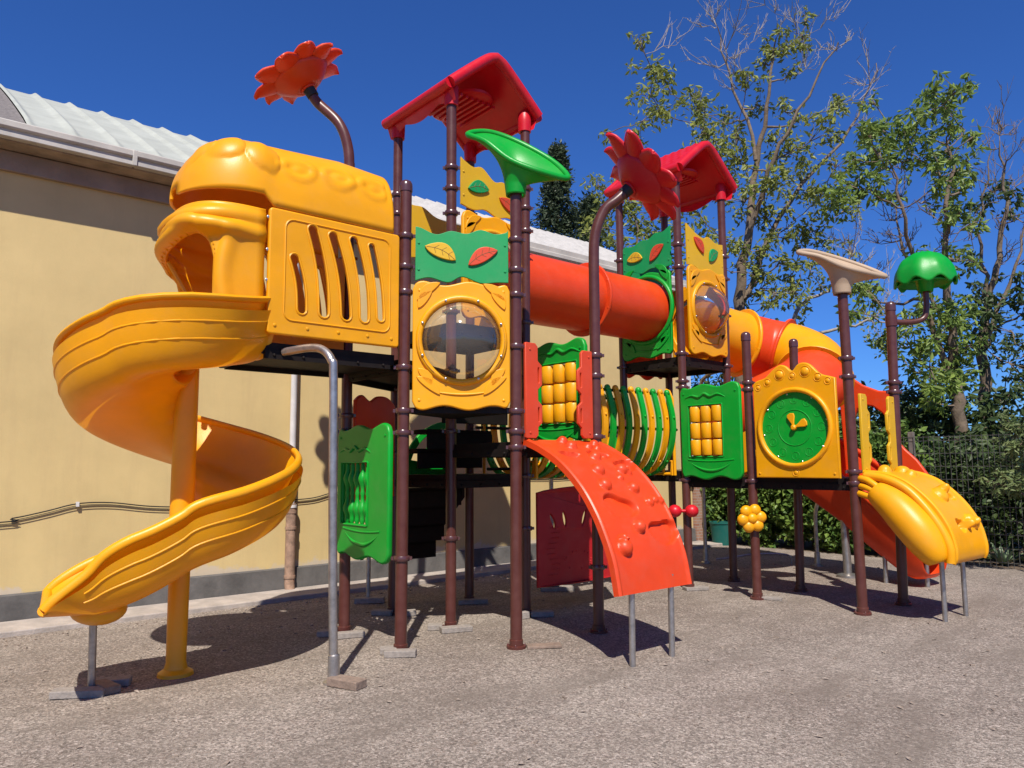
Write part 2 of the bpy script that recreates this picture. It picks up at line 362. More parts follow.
f2c=V(1.34,-1.33,4.38); f2n=V(.60,-.40,.67).normalized()
post(P7,(.99,-1.06,3.55),[2.62,2.42,1.83,.6],cap=False,path=spl([(.96,-1.06,0),(.984,-1.06,3.25),(.985,-1.06,3.5),(1.0,-1.07,3.83),(1.075,-1.13,4.08),f2c-f2n*.28,f2c-f2n*.06],8)[0::1])
post(P8,(3.545,-.165,5.3),[4.42,4.12,2.98,2.62,2.54,1.36])
post(P9,(4.59,-.155,5.3),[4.44,4.12,3.6,2.9,1.4])
post(P15,(3.56,.84,5.3),[4.42,4.05,2.9,1.6])
post(P17,(4.56,.82,5.3),[4.42,2.9,1.4])
post(P10,(3.586,-1.09,3.08),[2.52,2.44,1.36])
post(P11,(4.51,-1.19,3.08),[2.4,1.4])
post(P12,(3.57,-2.30,3.45),[2.68,2.48,1.47,1.35])
p13=post(P13,(4.50,-2.41,3.35),[2.47,2.36,1.46])
# dark foot collars hidden by the flower stems: black sleeves where stems meet the flower heads
# ---- decks
def deck(poly,z,name='deck',t=.07,parent=S,skirt=True):
    m=M(); n=len(poly)
    m.add([(*p,z) for p in poly]+[(*p,z-t) for p in poly],[tuple(range(n)),tuple(range(2*n-1,n-1,-1))]+[(i,i+n,(i+1)%n+n,(i+1)%n) for i in range(n)])
    # skirt rails under the edge
    for i in range(n if skirt else 0):
        a=V(*poly[i],z-.05); b=V(*poly[(i+1)%n],z-.05); d=(b-a); L=d.length
        m.box((a+b)/2-V(0,0,.045),(L-.1,.035,.07),rz=math.atan2(d.y,d.x))
        k=int(L/.22)
        for j in range(k):
            c=a+d*((j+.5)/k); m.ball(c+V(d.y,-d.x,0).normalized()*.02-V(0,0,.05),.013,seg=8,rings=5)
    return m.build(name,BK,parent,smooth=30)
deck([P1,P2,P3,P14],2.50)
deck([P2,P5,P3],2.07,t=.05,skirt=False)
deck([P5,P7,P6,P3],1.77)
deck([P3,P6,P4,P14],3.0)
deck([P3,P6,P4,P14],1.47)
deck([P8,P9,P17,P15],2.95)
deck([P8,P9,P17,P15],1.47)
deck([P10,P11,P9,P8],1.40)
deck([P12,P13,P11,P10],1.40)
deck([(-2.12,-.42),(-.9,-.42),(-.9,.42),(-2.12,.42)],2.53,t=.09)
# inner steps between decks
m=M()
for z,y in ((2.18,.35),(1.92,.62),(1.72,.80)):
    m.box((.5,y,z),(.86,.26,.05)); m.box((.5,y-.13,z-.10),(.86,.03,.17))
m.build('inner_steps',BK,S,bevel=.005)
# staircase behind, towards the wall
m=M()
for i in range(4):
    z=1.30-i*.21; y=1.12+i*.17
    m.box((.5,y,z),(.80,.22,.04)); m.box((.5,y-.10,z-.10),(.80,.02,.18))
for x in (.08,.92):
    m.add([(x-.02,1.0,1.47),(x-.02,1.84,.62),(x-.02,1.84,.48),(x-.02,1.0,1.2),(x+.02,1.0,1.47),(x+.02,1.84,.62),(x+.02,1.84,.48),(x+.02,1.0,1.2)],[(0,1,2,3),(7,6,5,4),(0,4,5,1),(1,5,6,2),(2,6,7,3),(3,7,4,0)])
m.build('rear_staircase',BK,S,smooth=30)
m=M(); pl=[(.66*math.cos(R(t)),.62*math.sin(R(t))) for t in range(84,181,6)]
ho=[(.58*math.cos(R(t)),.54*math.sin(R(t))) for t in range(102,166,6)]+[(.46*math.cos(R(t)),.44*math.sin(R(t))) for t in range(160,99,-6)]
vs,fs=curve_panel([pl+[(-.66,-.06),(.07,-.06)],ho],.04,.010); m.add(vs,fs,FB(.80,1.10,1.46)); m.build('arched_panel',G,S)
m=M(); m.tube([(.16,1.82,0),(.16,1.82,1.0)],.025,12); m.rev([(.06,0),(.06,.015),(.03,.02)],16,o=(.16,1.82,0)); m.build('steel_leg',ST,S)
m=M(); m.tube([(2.3,.98,0),(2.3,.98,1.5)],.028,12); m.rev([(.09,.06),(.09,.08),(.035,.10)],16,o=(2.3,.98,0)); m.build('steel_leg',ST,S)

# ---- leaf panels
def leaf2d(L=.30,W=.13,bend=.25):
    pts=[];n=12
    for i in range(n+1):
        t=i/n; pts.append((L*(t-.5),W*.5*math.sin(PI*t)**.75*(1+.35*(t-.5))+bend*W*math.sin(PI*t)))
    for i in range(n-1,0,-1):
        t=i/n; pts.append((L*(t-.5),-W*.5*math.sin(PI*t)**.75*(1-.2*(t-.5))+bend*W*math.sin(PI*t)))
    return pts
def leaf(parent,fr,x,y,ang,mt,L=.32,W=.15,z0=.022,bend=.2):
    m=M(); c,s_=math.cos(R(ang)),math.sin(R(ang)); rot=lambda p:V(x+p[0]*c-p[1]*s_,y+p[0]*s_+p[1]*c,(p[2] if len(p)>2 else 0))
    pl=leaf2d(L,W,bend); vs,fs=curve_panel([pl],.022,.006)
    m.add([rot(v)+V(0,0,z0) for v in vs],fs,fr)
    m.cm=1
    mid=[(L*(t-.5)*.9,bend*W*math.sin(PI*t)) for t in [i/8 for i in range(9)]]
    def seg(a,b,r=.0028):
        m.tube([rot((a[0],a[1],z0+.0215)),rot((b[0],b[1],z0+.0215))],r,5,fr=fr)
    for i in range(8): seg(mid[i],mid[i+1])
    for i in (2,4,6):
        for s2 in (1,-1): seg(mid[i],(mid[i][0]+L*.10,mid[i][1]+s2*W*.28),.0022)
    return m.build('leaf',[mt,VEIN],parent)
def leafpanel(fr,w,h,mt,outline,leaves,x0=0):
    m=M(); vs,fs=curve_panel([outline],.022,.004,1); m.add(vs,fs,fr)
    bolts(m,[(.03,.10),(.03,h-.12),(w-.03,.10),(w-.03,h-.12)],lambda p:fr(p+V(0,0,.022)))
    o=m.build('leaf_panel',mt,S)
    for L in leaves: leaf(o,fr,*L)
    return o
def toppts(w,y,seq): return [(w*t,y+d) for t,d in seq]
def wline(w,h,top,bot):
    """top/bot: lists of (t,dy)"""
    a=smoothpoly([V(w*t,d,0) for t,d in bot],6,False); b=smoothpoly([V(w*t,h+d,0) for t,d in top],6,False)
    return [(p[0],p[1]) for p in a]+[(p[0],p[1]) for p in b][::-1]
hexu=(Vector((*P5,0))-Vector((*P2,0))).normalized(); hexn=hexu.cross(V(0,0,1)); HX=lambda z,off=0:frame(Vector((*P2,z))+hexn*off,hexu,hexn)
botw=[(0,0),(.12,.015),(.3,.03),(.45,.01),(.6,-.015),(.8,.015),(1,0)]
w_=.83; fr=frame(Vector((*P2,3.19))+hexu*.10+hexn*.03,hexu,hexn)
leafpanel(fr,w_,.46,GF,wline(w_,.46,[(0,.03),(.06,.02),(.22,-.035),(.38,0),(.55,-.02),(.7,.02),(.85,-.015),(.97,.0),(1,.03)],[(0,0),(.15,.03),(.35,-.01),(.5,.045),(.7,-.01),(.88,.0),(1,0)]),
   [(.22,.25,-24,YF,.30,.14),(.60,.22,28,RF,.30,.13)])
fr=FB(.10,-.035,4.23)
leafpanel(fr,.80,.47,YF,wline(.80,.47,[(0,.03),(.06,.0),(.2,-.04),(.35,-.02),(.55,-.13),(.7,-.11),(.85,-.15),(1,-.10)],[(0,0),(.2,-.03),(.4,.0),(.6,-.05),(.8,-.02),(1,-.06)]),
   [(.22,.20,8,GF,.28,.14),(.62,.10,-32,RF,.28,.13)])
leafpanel(FB(.08,1.0,3.9),.85,.62,YF,wline(.85,.62,[(0,0),(.15,.0),(.3,.0),(.5,-.08),(.75,-.10),(1,-.10)],[(0,0),(.5,.03),(1,0)]),[])
fr=FA(3.55,.76,4.15)
leafpanel(fr,.82,.46,GF,wline(.82,.46,[(0,-.05),(.06,-.03),(.22,-.05),(.4,0),(.55,-.01),(.7,.05),(.85,.04),(1,.10)],[(0,0),(.2,.05),(.4,.0),(.6,.04),(.8,.01),(1,.02)]),
   [(.22,.22,-4,YF,.27,.14),(.60,.23,38,RF,.30,.14)])
fr=FB(3.67,-.20,4.17)
leafpanel(fr,.82,.46,YF,wline(.82,.46,[(0,.10),(.1,.06),(.25,0),(.45,-.04),(.6,.0),(.8,-.06),(1,-.05)],[(0,0),(.2,.0),(.4,-.06),(.6,-.02),(.8,-.07),(1,-.06)]),
   [(.25,.30,-44,RF,.28,.14),(.58,.20,38,GF,.26,.15)])
leafpanel(FB(3.65,.84,4.0),.82,.5,GF,wline(.82,.5,[(0,0),(.3,.03),(.6,-.02),(1,.02)],[(0,0),(.5,.03),(1,0)]),[])
# ---- round window / tube entry panels
def roundpanel(fr,w,h,mt,rad,bubble=True,top=.02,name='bubble_panel',cy=None,squash=1):
    cy=cy if cy else h*.55; cx=w/2
    m=M(); out=wavy(w,h,top,top,2,PI*.2,.06)
    vs,fs=curve_panel([out,circ(cx,cy,rad)],.045,.014,3); m.add(vs,fs,fr)
    # raised ring
    m.tube([(cx+(rad+.03)*math.cos(2*PI*i/48),cy+(rad+.03)*math.sin(2*PI*i/48),.048) for i in range(48)],.030,10,closed=True,fr=fr,up=(0,0,1))
    # relief leaves in the corners
    for sx,sy,an in ((-1,1,38),(1,1,-38),(-1,-1,-38),(1,-1,38)):
        x=cx+sx*w*.34; y=cy+sy*(rad+.085) if sy>0 else cy-(rad+.06)
        for q,(dx,dy,dn,L) in enumerate(((0,0,0,.26),(sx*.03,-sy*.075,-sx*sy*14,.2))):
            pl=leaf2d(L,.085,.25); a=R(an+dn); c,s_=math.cos(a),math.sin(a)
            vs,fs=curve_panel([pl],.022,.005,2)
            m.add([V(x+dx+v.x*c-v.y*s_,y+dy+v.x*s_+v.y*c,v.z+.037) for v in vs],fs,fr)
    # swag under the window
    m.tube([(cx+t*w*.33,cy-rad-.10-.035*(1-t*t),.045) for t in [i/12*2-1 for i in range(13)]],[.003+.010*(1-(i/6-1)**2) for i in range(13)],8,fr=fr)
    bolts(m,[(.06,h-.07),(w-.06,h-.07),(.06,.07),(w-.06,.07)],lambda p:fr(p+V(0,0,.045)),.013)
    if bubble:
        m.cm=1; bolts(m,[(cx+(rad+.028)*math.cos(2*PI*(k+.5)/8),cy+(rad+.028)*math.sin(2*PI*(k+.5)/8)) for k in range(8)],lambda p:fr(p+V(0,0,.080)),.012,.012)
    o=m.build(name,[mt,BOLT] if bubble else mt,S,smooth=50)
    if bubble:
        b=M(); d=.27; Rr=(rad*rad+d*d)/(2*d); n=12; prof=[]
        for i in range(n+1):
            t=math.asin(rad/Rr)*(1-i/n); prof.append((max(1e-4,Rr*math.sin(t)),Rr*math.cos(t)-(Rr-d)+.03))
        vs=[];fs=[];sg=40
        for r,z in prof:
            for k in range(sg): a=2*PI*k/sg; vs.append((cx+r*math.cos(a),cy+r*math.sin(a),z))
        for i in range(n):
            for k in range(sg): fs.append((i*sg+k,i*sg+(k+1)%sg,(i+1)*sg+(k+1)%sg,(i+1)*sg+k))
        # flat clear flange
        for k in range(sg): a=2*PI*k/sg; vs.append((cx+(rad+.035)*math.cos(a),cy+(rad+.035)*math.sin(a),.082))
        q=(n+1)*sg
        for k in range(sg): fs.append((q+k,q+(k+1)%sg,(k+1)%sg,k))
        b.add(vs,fs,fr); b.build('bubble_window',GLASS,o,smooth=60)
        pass
    return o
roundpanel(frame(Vector((*P2,2.06))+hexu*.08+hexn*.02,hexu,hexn),.86,1.11,Y,.345,cy=.60)
roundpanel(FB(.11,-.03,3.06),.80,1.10,Y,.33,cy=.58)
roundpanel(FA(3.56,.80,2.99),.85,1.13,G,.42,bubble=False,name='tube_panel',cy=.64)
roundpanel(frame((1.0,.95,3.02),(0,-1,0),(1,0,0)) if False else frame((1.03,.06,3.02),(0,1,0),(1,0,0)),.88,1.13,Y,.42,bubble=False,name='tube_panel',cy=.64)
roundpanel(FB(3.67,-.19,3.0),.84,1.16,Y,.33,cy=.62)
roundpanel(frame((4.60,-.08,2.99),(0,1,0),(1,0,0)),.85,1.13,Y,.44,bubble=False,name='tube_panel',cy=.56)
# lobed crawl panel seen dark under the decks (rear)
m=M(); vs,fs=curve_panel([wline(.80,1.0,[(0,-.03),(.15,.03),(.35,-.02),(.55,.04),(.8,.04),(1,-.03)],[(0,0),(.5,-.02),(1,0)])],.04,.012); m.add(vs,fs,frame(Vector((*P1,1.24))+V(.08,.05,0),(.866,.5,0),(.5,-.866,0))); m.build('lobed_panel',O,S)

m=M(); vs,fs=curve_panel([wavy(.84,1.22,.03,.035,2,.6,.06)],.04,.012); m.add(vs,fs,FB(3.65,.90,2.80)); m.build('lobed_panel',O,S)
# ---- upper straight tube
def curvetube(pts,r,name,mt,flA=True,flB=True,parent=S,seg=36,thick=.018):
    m=M(); m.tube(pts,r,seg,caps=False); n=len(pts)
    for i,fl in ((0,flA),(n-1,flB)):
        if fl:
            t=((pts[1]-pts[0]) if i==0 else (pts[-1]-pts[-2])).normalized(); u=t.orthogonal().normalized(); v=t.cross(u); c=pts[i]
            ring=lambda rr,off:[c+t*off+(u*math.cos(2*PI*k/seg)+v*math.sin(2*PI*k/seg))*rr for k in range(seg)]
            A=[(r-.012,-.02),(r+.055,-.02),(r+.062,-.01),(r+.062,.01),(r+.055,.02),(r-.012,.02)]
            vs=[];fs=[]
            for rr,off in A: vs+=ring(rr,off)
            for q in range(len(A)):
                for k in range(seg): q2=(q+1)%len(A); fs.append((q*seg+k,q*seg+(k+1)%seg,q2*seg+(k+1)%seg,q2*seg+k))
            m.add(vs,fs)
            for k in range(8):
                a=2*PI*(k+.5)/8; m.ball(c+(u*math.cos(a)+v*math.sin(a))*(r+.04)+t*.0,.016,seg=8,rings=5,sc=(1.6,1.6,1.6))
    return m.build(name,mt,parent,smooth=45)
TZ=3.62
T=empty('crawl_tube'); T.parent=S
curvetube([V(1.03,.40,TZ),V(1.7,.40,TZ),V(2.36,.40,TZ)],.405,'tube_section',O,False,True,T)
curvetube([V(2.40,.40,TZ),V(3.0,.40,TZ),V(3.58,.40,TZ)],.405,'tube_section',O,False,False,T)

# ---- ribbed tunnel
RT=empty('ribbed_tunnel'); RT.parent=S
nr=17
for i in range(nr):
    a=1.16+i*(3.42-1.16)/(nr-1); m=M()
    prof=[V(a,b,z) for b,z in ((-.02,2.47),(-.055,2.36),(-.10,2.15),(-.095,1.92),(-.02,1.68),(.13,1.50),(.40,1.42),(.67,1.50),(.82,1.68),(.895,1.92),(.90,2.15),(.855,2.36),(.82,2.47))]
    pts=spl(prof,5); n=len(pts)
    vs=[];fs=[]
    for j,p in enumerate(pts):
        t=(pts[min(j+1,n-1)]-pts[max(j-1,0)]).normalized(); nn=V(0,-t.z,t.y)
        wd=.040
        for x,y in ((-wd,-.018),(wd,-.018),(wd*.9,.016),(-wd*.9,.016)): vs.append(p+V(x,0,0)+nn*y)
    for j in range(n-1):
        for k in range(4): fs.append((j*4+k,j*4+(k+1)%4,(j+1)*4+(k+1)%4,(j+1)*4+k))
    fs+= [(0,1,2,3),((n-1)*4+3,(n-1)*4+2,(n-1)*4+1,(n-1)*4)]
    m.add(vs,fs)
    for p in (pts[0],pts[-1]): m.ball(p+V(0,0,.005),.040,seg=10,rings=6)
    for k in (10,22,38,50): m.ball(pts[min(k,n-1)]-V(0,.02,0),.017,seg=8,rings=5)
    m.build('tunnel_rib',[G,Y][i%2],RT,smooth=50)
m=M()
for b,z in ((.0,2.45),(.80,2.45),(-.06,2.0),(.86,2.0),(.15,1.52),(.65,1.52)): m.tube([(1.0,b,z),(3.55,b,z)],.018,8)
m.build('tunnel_rail',BK,RT)
for x in (1.10,3.49):
    m=M()
    m.tube([(x,-.06,1.42),(x,-.05,2.40),(x,-.0,2.50),(x,.05,2.52)],.020,8); m.tube([(x,-.02,1.42),(x,-.02,1.60),(x,.12,1.60),(x,.12,1.42)],.018,8)
    m.tube([(x,-.02,1.60),(x,.0,1.44),(x,.84,1.44),(x,.84,2.5)],.020,8); m.build('tunnel_end_frame',Y,RT)

# ---- dark red lower panel
m=M(); 
def f_(x,y): return (x,y)
pl=[(0,0)]+[(1.25*i/12,0) for i in range(1,13)]+[(1.25,1.0)]+[(1.25*(1-i/12),1.0+.05*math.sin(PI*i/12)) for i in range(1,12)]+[(0,.99)]
def slot(cx,cy,ang,L=.18,W=.045):
    q=leaf2d(L,W,.1); c,s_=math.cos(R(ang)),math.sin(R(ang)); return [(cx+x*c-y*s_,cy+x*s_+y*c) for x,y in q]
vs,fs=curve_panel([pl,slot(.20,.68,-68),slot(.36,.70,-80),slot(.66,.70,68,.2),slot(.85,.68,60)],.035,.01)
fr0=FB(1.08,-.06,.28)
m.add(vs,fs,lambda p:fr0(V(p.x,p.y,p.z+.05*math.sin(PI*p.x/1.15))))
for k in range(10):
    for j in range(4):
        m.ball(fr0(V(.14+j*.035+.04*math.sin(k),.12+k*.055,.04+.05*math.sin(PI*.2))),.007,seg=6,rings=4)
for k in range(10):
    m.ball(fr0(V(.55+.2*math.cos(k),.25+.1*math.sin(k),.085)),.01,seg=6,rings=4)
m.build('dark_red_panel',DR,S)

# ---- cylinder game panels (3 x 3)
def framed(fr,w,h,win,mt,name,reliefs=True):
    m=M(); x0,y0,x1,y1=win
    vs,fs=curve_panel([wavy(w,h,.022,.022,2,PI*.9,.07),rrect(x0,y0,x1,y1,.01)],.055,.018,3); m.add(vs,fs,fr)
    cx=w/2
    wc=(x0+x1)/2; ww=(x1-x0)/2; q=spl([(wc-ww*1.25,y1+.10,.052),(wc-ww*.8,y1+.135,.055),(wc-ww*.35,y1+.112,.055),(wc,y1+.15,.055),(wc+ww*.35,y1+.112,.055),(wc+ww*.8,y1+.135,.055),(wc+ww*1.25,y1+.09,.052)],6); m.tube(q,[.004+.014*math.sin(PI*i/(len(q)-1))**.6 for i in range(len(q))],8,fr=fr)
    m.tube([(cx+t*.30,y0-.08-.10*(1-t*t),.05) for t in [i/12*2-1 for i in range(13)]],[.005+.016*(1-(i/6-1)**2) for i in range(13)],8,fr=fr)
    m.tube([(cx+t*.33,y0-.045-.02*(1-t*t),.05) for t in [i/12*2-1 for i in range(13)]],.012,8,fr=fr)
    # recessed lip round the window
    for pl in (rrect(x0-.012,y0-.012,x1+.012,y1+.012,.015),): m.tube([(p[0],p[1],.054) for p in pl],.010,6,closed=True,fr=fr)
    bolts(m,[(.06,h-.09),(w-.06,h-.09)],lambda p:fr(p+V(0,0,.055)),.013)
    return m.build(name,mt,S,smooth=50)
def tictac(fr,w,h,win):
    o=framed(fr,w,h,win,G,'spinner_panel'); x0,y0,x1,y1=win; cw=(x1-x0)/3; ch=(y1-y0)/3
    for i in range(3):
        for j in range(3):
            m=M(); r=cw*.47; hh=ch*.46
            m.rev([(r*.9,-hh),(r,-hh+.012),(r,hh-.012),(r*.9,hh)],18,fr=lambda p,i=i,j=j:fr(V(x0+cw*(i+.5)+p.x,y0+ch*(j+.5)+p.z,.012+p.y)))
            m.build('spinner',Y,o)
    m=M()
    for i in range(3): m.tube([(x0+cw*(i+.5),y0-.01,.012),(x0+cw*(i+.5),y1+.01,.012)],.012,6,fr=fr)
    m.build('spinner_rod',BK,o)
tictac(FA(3.54,-.17,1.39),.87,1.14,(.13,.27,.61,.89))
tictac(FA(.97,-.10,1.82),.88,.98,(.24,.16,.76,.76))
# ---- baluster panel
fr=FA(-.88,.53,.74); o=framed(fr,.93,1.18,(.10,.30,.57,.85),G,'baluster_panel')
for i in range(5):
    x=.10+.47*(i+.5)/5; m=M(); prof=[]
    for k in range(25):
        t=k/24; z=.30+.55*t; r=.022+.012*math.sin(PI*t)*0; r=.016+.026*math.exp(-((t-.24)/.10)**2)+.026*math.exp(-((t-.74)/.10)**2)+.018*math.exp(-((t-.06)/.02)**2)+.012*math.exp(-((t-.94)/.02)**2)+.006*math.exp(-((t-.5)/.03)**2)
        prof.append((r,z))
    m.rev(prof,12,fr=lambda p,x=x:fr(V(x+p.x,p.z,.02+p.y))); m.build('baluster',G,o)
# ---- clock panel
fr=FA(3.55,-1.21,1.40)
top=[(0,1.08),(.05,1.12),(.16,1.15),(.27,1.24),(.35,1.28),(.42,1.26),(.495,1.20),(.56,1.26),(.63,1.28),(.71,1.25),(.82,1.14),(.93,1.10),(.99,1.08)]
tp=[(p[0],p[1]) for p in smoothpoly([V(x,y,0) for x,y in top],5,False)]
m=M(); vs,fs=curve_panel([[(.0,.0),(.99,.0)]+tp[::-1],circ(.495,.56,.40)],.05,.014,3); m.add(vs,fs,fr)
m.tube([(.495+.425*math.cos(2*PI*i/48),.56+.425*math.sin(2*PI*i/48),.052) for i in range(48)],.028,10,closed=True,fr=fr,up=(0,0,1))
for x,y,r in ((.07,1.04,.026),(.19,1.09,.034),(.345,1.165,.052),(.50,1.14,.030),(.655,1.175,.052),(.80,1.10,.036),(.91,1.05,.028),(.495,.06,.028)):
    m.ball((x,y,.045),r,fr=lambda p:fr(p),sc=(1,1,.5)); m.tube([(x+(r+.010)*math.cos(2*PI*i/20),y+(r+.010)*math.sin(2*PI*i/20),.050) for i in range(20)],.005,6,closed=True,fr=fr,up=(0,0,1))
m.tube([(.72,.16,.045),(.80,.24,.05),(.92,.36,.045)],[.003,.018,.003],8,fr=fr)
bolts(m,[(.05,.05),(.94,.05)],lambda p:fr(p+V(0,0,.05)),.013)
ck=m.build('clock_panel',Y,S,smooth=50)
m=M(); vs,fs=curve_panel([circ(.495,.56,.405,60)],.03,.004,1); m.add([v+V(0,0,.004) for v in vs],fs,fr)
m.tube([(.495+.20*math.cos(2*PI*i/40),.56+.20*math.sin(2*PI*i/40),.034) for i in range(40)],.006,6,closed=True,fr=fr,up=(0,0,1))
for h in range(12):
    a=R(90-30*(h+1)); cx=.495+.315*math.cos(a); cy=.56+.315*math.sin(a)
    m.tube([(cx+.045*math.cos(2*PI*i/16),cy+.045*math.sin(2*PI*i/16),.034) for i in range(16)],.004,6,closed=True,fr=fr,up=(0,0,1))
    m.tube([(cx,cy-.02,.034),(cx+.004,cy+.02,.034)],.005,6,fr=fr)
    if h+1>9: m.tube([(cx+.018,cy-.02,.034),(cx+.02,cy+.02,.034)],.005,6,fr=fr)
dl=m.build('clock_dial',G,ck)
for ang,L in ((104,.155),(22,.155)):
    m=M(); pl=[(.0,-.010),(.05,-.016),(L*.8,-.045),(L,-.040),(L+.012,0),(L,.040),(L*.8,.045),(.05,.016),(0,.010)]; vs,fs=curve_panel([pl],.02,.006,2); c,s_=math.cos(R(ang)),math.sin(R(ang))
    m.add([V(.495+v.x*c-v.y*s_,.56+v.x*s_+v.y*c,v.z+.04) for v in vs],fs,fr); m.build('clock_hand',Y,dl)
m=M(); m.rev([(.03,.03),(.03,.07),(.018,.08)],14,fr=lambda p:fr(V(.495+p.x,.56+p.y,p.z))); m.build('clock_hub',Y,dl)
m=M(); bolts(m,[(.495+.385*math.cos(2*PI*(k+.25)/8),.56+.385*math.sin(2*PI*(k+.25)/8)) for k in range(8)],lambda p:fr(p+V(0,0,.034)),.011,.01); m.build('dial_screws',BOLT,dl)
# plain yellow side panel on the far side of that deck
m=M(); vs,fs=curve_panel([wavy(.80,1.0,.02,.02,2,0,.05),rrect(.1,.3,.7,.8,.03)],.04,.012); m.add(vs,fs,frame((4.48,-2.28,1.42),(0,1,0),(1,0,0))) if False else None
for y0_ in (-1.08,):
    fr=frame((4.50,y0_,1.44),(0,1,0),(1,0,0)); ww=1.0 if y0_<-2 else .82
    framed(fr,ww,1.06,(.25,.3,ww-.25,.75),Y,'rear_guard_panel')
# ---- entrance barriers
def barrier(fr,h,mt,flip=1):
    pl=[(0,.01),(.01,0),(.12,0),(.15,.03),(.15,.10),(.20,.14),(.20,.30),(.15,.34),(.15,h-.42),(.20,h-.38),(.20,h-.20),(.15,h-.16),(.15,h-.03),(.12,h),(.01,h),(0,h-.01)]
    pl=[(x,y) for x,y in pl]
    sl=[rrect(.148,.15,.168,.28,.008,3),rrect(.148,h-.36,.168,h-.22,.008,3)]
    if flip<0: pl=[(-x,y) for x,y in pl][::-1]; sl=[[(-x,y) for x,y in s][::-1] for s in sl]
    m=M(); vs,fs=curve_panel([pl]+sl,.03,.006,2); m.add(vs,fs,fr); bolts(m,[(flip*.05,.05),(flip*.05,h-.06)],lambda p:fr(p+V(0,0,.03))); return m.build('entrance_barrier',mt,S)
barrier(FB(.055,-1.05,1.80),.86,RF,1); barrier(FB(.905,-1.06,1.81),.84,RF,-1)
barrier(FB(3.665,-2.36,1.45),.85,YF,1); barrier(FB(4.40,-2.40,1.45),.85,YF,-1)
# ---- climbers
def climber(prof,a0,a1,mt,name,bumps,dents,lipr=.028,thick=.05,nu=90,nv=170):
    pts=spl([V(0,b,z) for b,z in prof],10); n=len(pts)
    cum=[0]
    for i in range(1,n): cum.append(cum[-1]+(pts[i]-pts[i-1]).length)
    L=cum[-1]
    def at(v):
        d=v*L
        for i in range(1,n):
            if cum[i]>=d-1e-9:
                t=(d-cum[i-1])/(cum[i]-cum[i-1]+1e-9); p=pts[i-1].lerp(pts[i],t)
                i0=max(i-2,0); i1=min(i+1,n-1); tg=(pts[i1]-pts[i0]).normalized(); return p,V(0,tg.z,-tg.y)*(1 if tg.y<0 else 1)
        return pts[-1],V(0,-1,0)
    W=a1-a0
    def surf(off,disp=True):
        def f(u,v):
            p,nn=at(v)
            if nn.y>0 and abs(nn.z)<.6: nn=-nn
            elif nn.z<0 and nn.y>-.6: nn=-nn
            d=off
            if disp:
                x=u*W; y=v*L
                for bx,by,r,hh in bumps:
                    r=r*1.15; hh=hh*1.1
                    q=((x-bx)**2+(y-by)**2)/(r*r)
                    if q<1.0: d+=hh*math.sqrt(max(0,1-q))
                for bx,by,rx,ry,hh,ph in dents:
                    th=math.atan2((y-by)/ry,(x-bx)/rx); k=1+.16*math.sin(2*th+ph)+.10*math.sin(3*th+ph*2)
                    q=math.hypot((x-bx)/rx,(y-by)/ry)/k
                    s=min(1,max(0,(1.08-q)/.24)); s=s*s*(3-2*s); d-=hh*1.35*s*(1-.25*q)
                e=min(u,1-u)*W
                if e<.05: d+=.018*math.exp(-((e-.022)/.016)**2)
            return p+V(a0+u*W,0,0)+nn*d
        return f
    m=M(); m.grid(surf(0),nu,nv)
    b=surf(-thick,False); N=nu*nv; m.grid(b,2,nv)
    # sides, top and bottom rims
    t=surf(0)
    m.grid(lambda u,v:(t(0,v) if u<.5 else b(0,v)),2,nv); m.grid(lambda u,v:(t(1,v) if u<.5 else b(1,v)),2,nv)
    m.grid(lambda u,v:(t(u,0) if v<.5 else b(u,0)),nu,2); m.grid(lambda u,v:(t(u,1) if v<.5 else b(u,1)),nu,2)
    return m,at,L
rp=[(-1.03,1.79),(-1.23,1.72),(-1.48,1.59),(-1.71,1.40),(-1.87,1.20),(-1.98,1.0),(-2.06,.80),(-2.11,.56)]
bumps=[(.42,.06,.045,.05),(.40,.20,.05,.05),(.62,.20,.04,.035),(.70,.24,.03,.03),(.78,.12,.04,.04),(.50,.42,.05,.05),(.62,.40,.04,.03),(.36,.62,.055,.05),(.66,.62,.05,.05),(.72,.66,.03,.03),(.30,.80,.055,.05),(.62,.85,.05,.05),(.80,.98,.035,.03),(.72,1.0,.04,.035),(.86,1.0,.03,.03),(.44,1.22,.05,.055),(.18,1.38,.06,.06),(.19,1.30,.03,.05),(.56,.72,.03,.025)]
dents=[(.60,.36,.11,.07,.05,.3),(.25,.36,.10,.06,.04,1),(.78,.55,.11,.09,.05,2),(.34,1.02,.16,.12,.065,.6),(.74,1.28,.15,.12,.065,1.7)]
m,at_,L_=climber(rp,.07,.99,O,'climber',bumps,dents)
m.build('curved_climber',O,S,smooth=60)
for x,b0 in ((.27,-2.06),(.75,-2.07)): m=M(); m.tube([(x,b0,0),(x+.01,b0,.66)],.025,12); m.build('steel_leg',ST,S)
yp=[(-2.38,1.47),(-2.60,1.45),(-2.82,1.36),(-3.03,1.17),(-3.17,.95),(-3.225,.75),(-3.225,.64),(-3.20,.585)]
m,at_,L_=climber(yp,3.64,4.50,Y,'climber',[(.25,.12,.06,.07),(.62,.15,.07,.06),(.52,.28,.05,.05),(.50,.62,.05,.08),(.42,.66,.08,.05),(.48,1.02,.04,.08),(.62,.98,.06,.05),(.68,1.02,.05,.05)],[(.62,.68,.08,.07,.05,.4),(.36,1.02,.08,.08,.06,1.2)],thick=.06)
yc=m.build('curved_climber',Y,S,smooth=60); yc['label']='yellow climber with fruit shaped side'
m=M()
side=spl([V(3.60,-2.52,1.27),V(3.58,-2.72,1.12),V(3.57,-2.90,.92),V(3.58,-3.02,.74),V(3.60,-3.08,.60)],8); n=len(side)
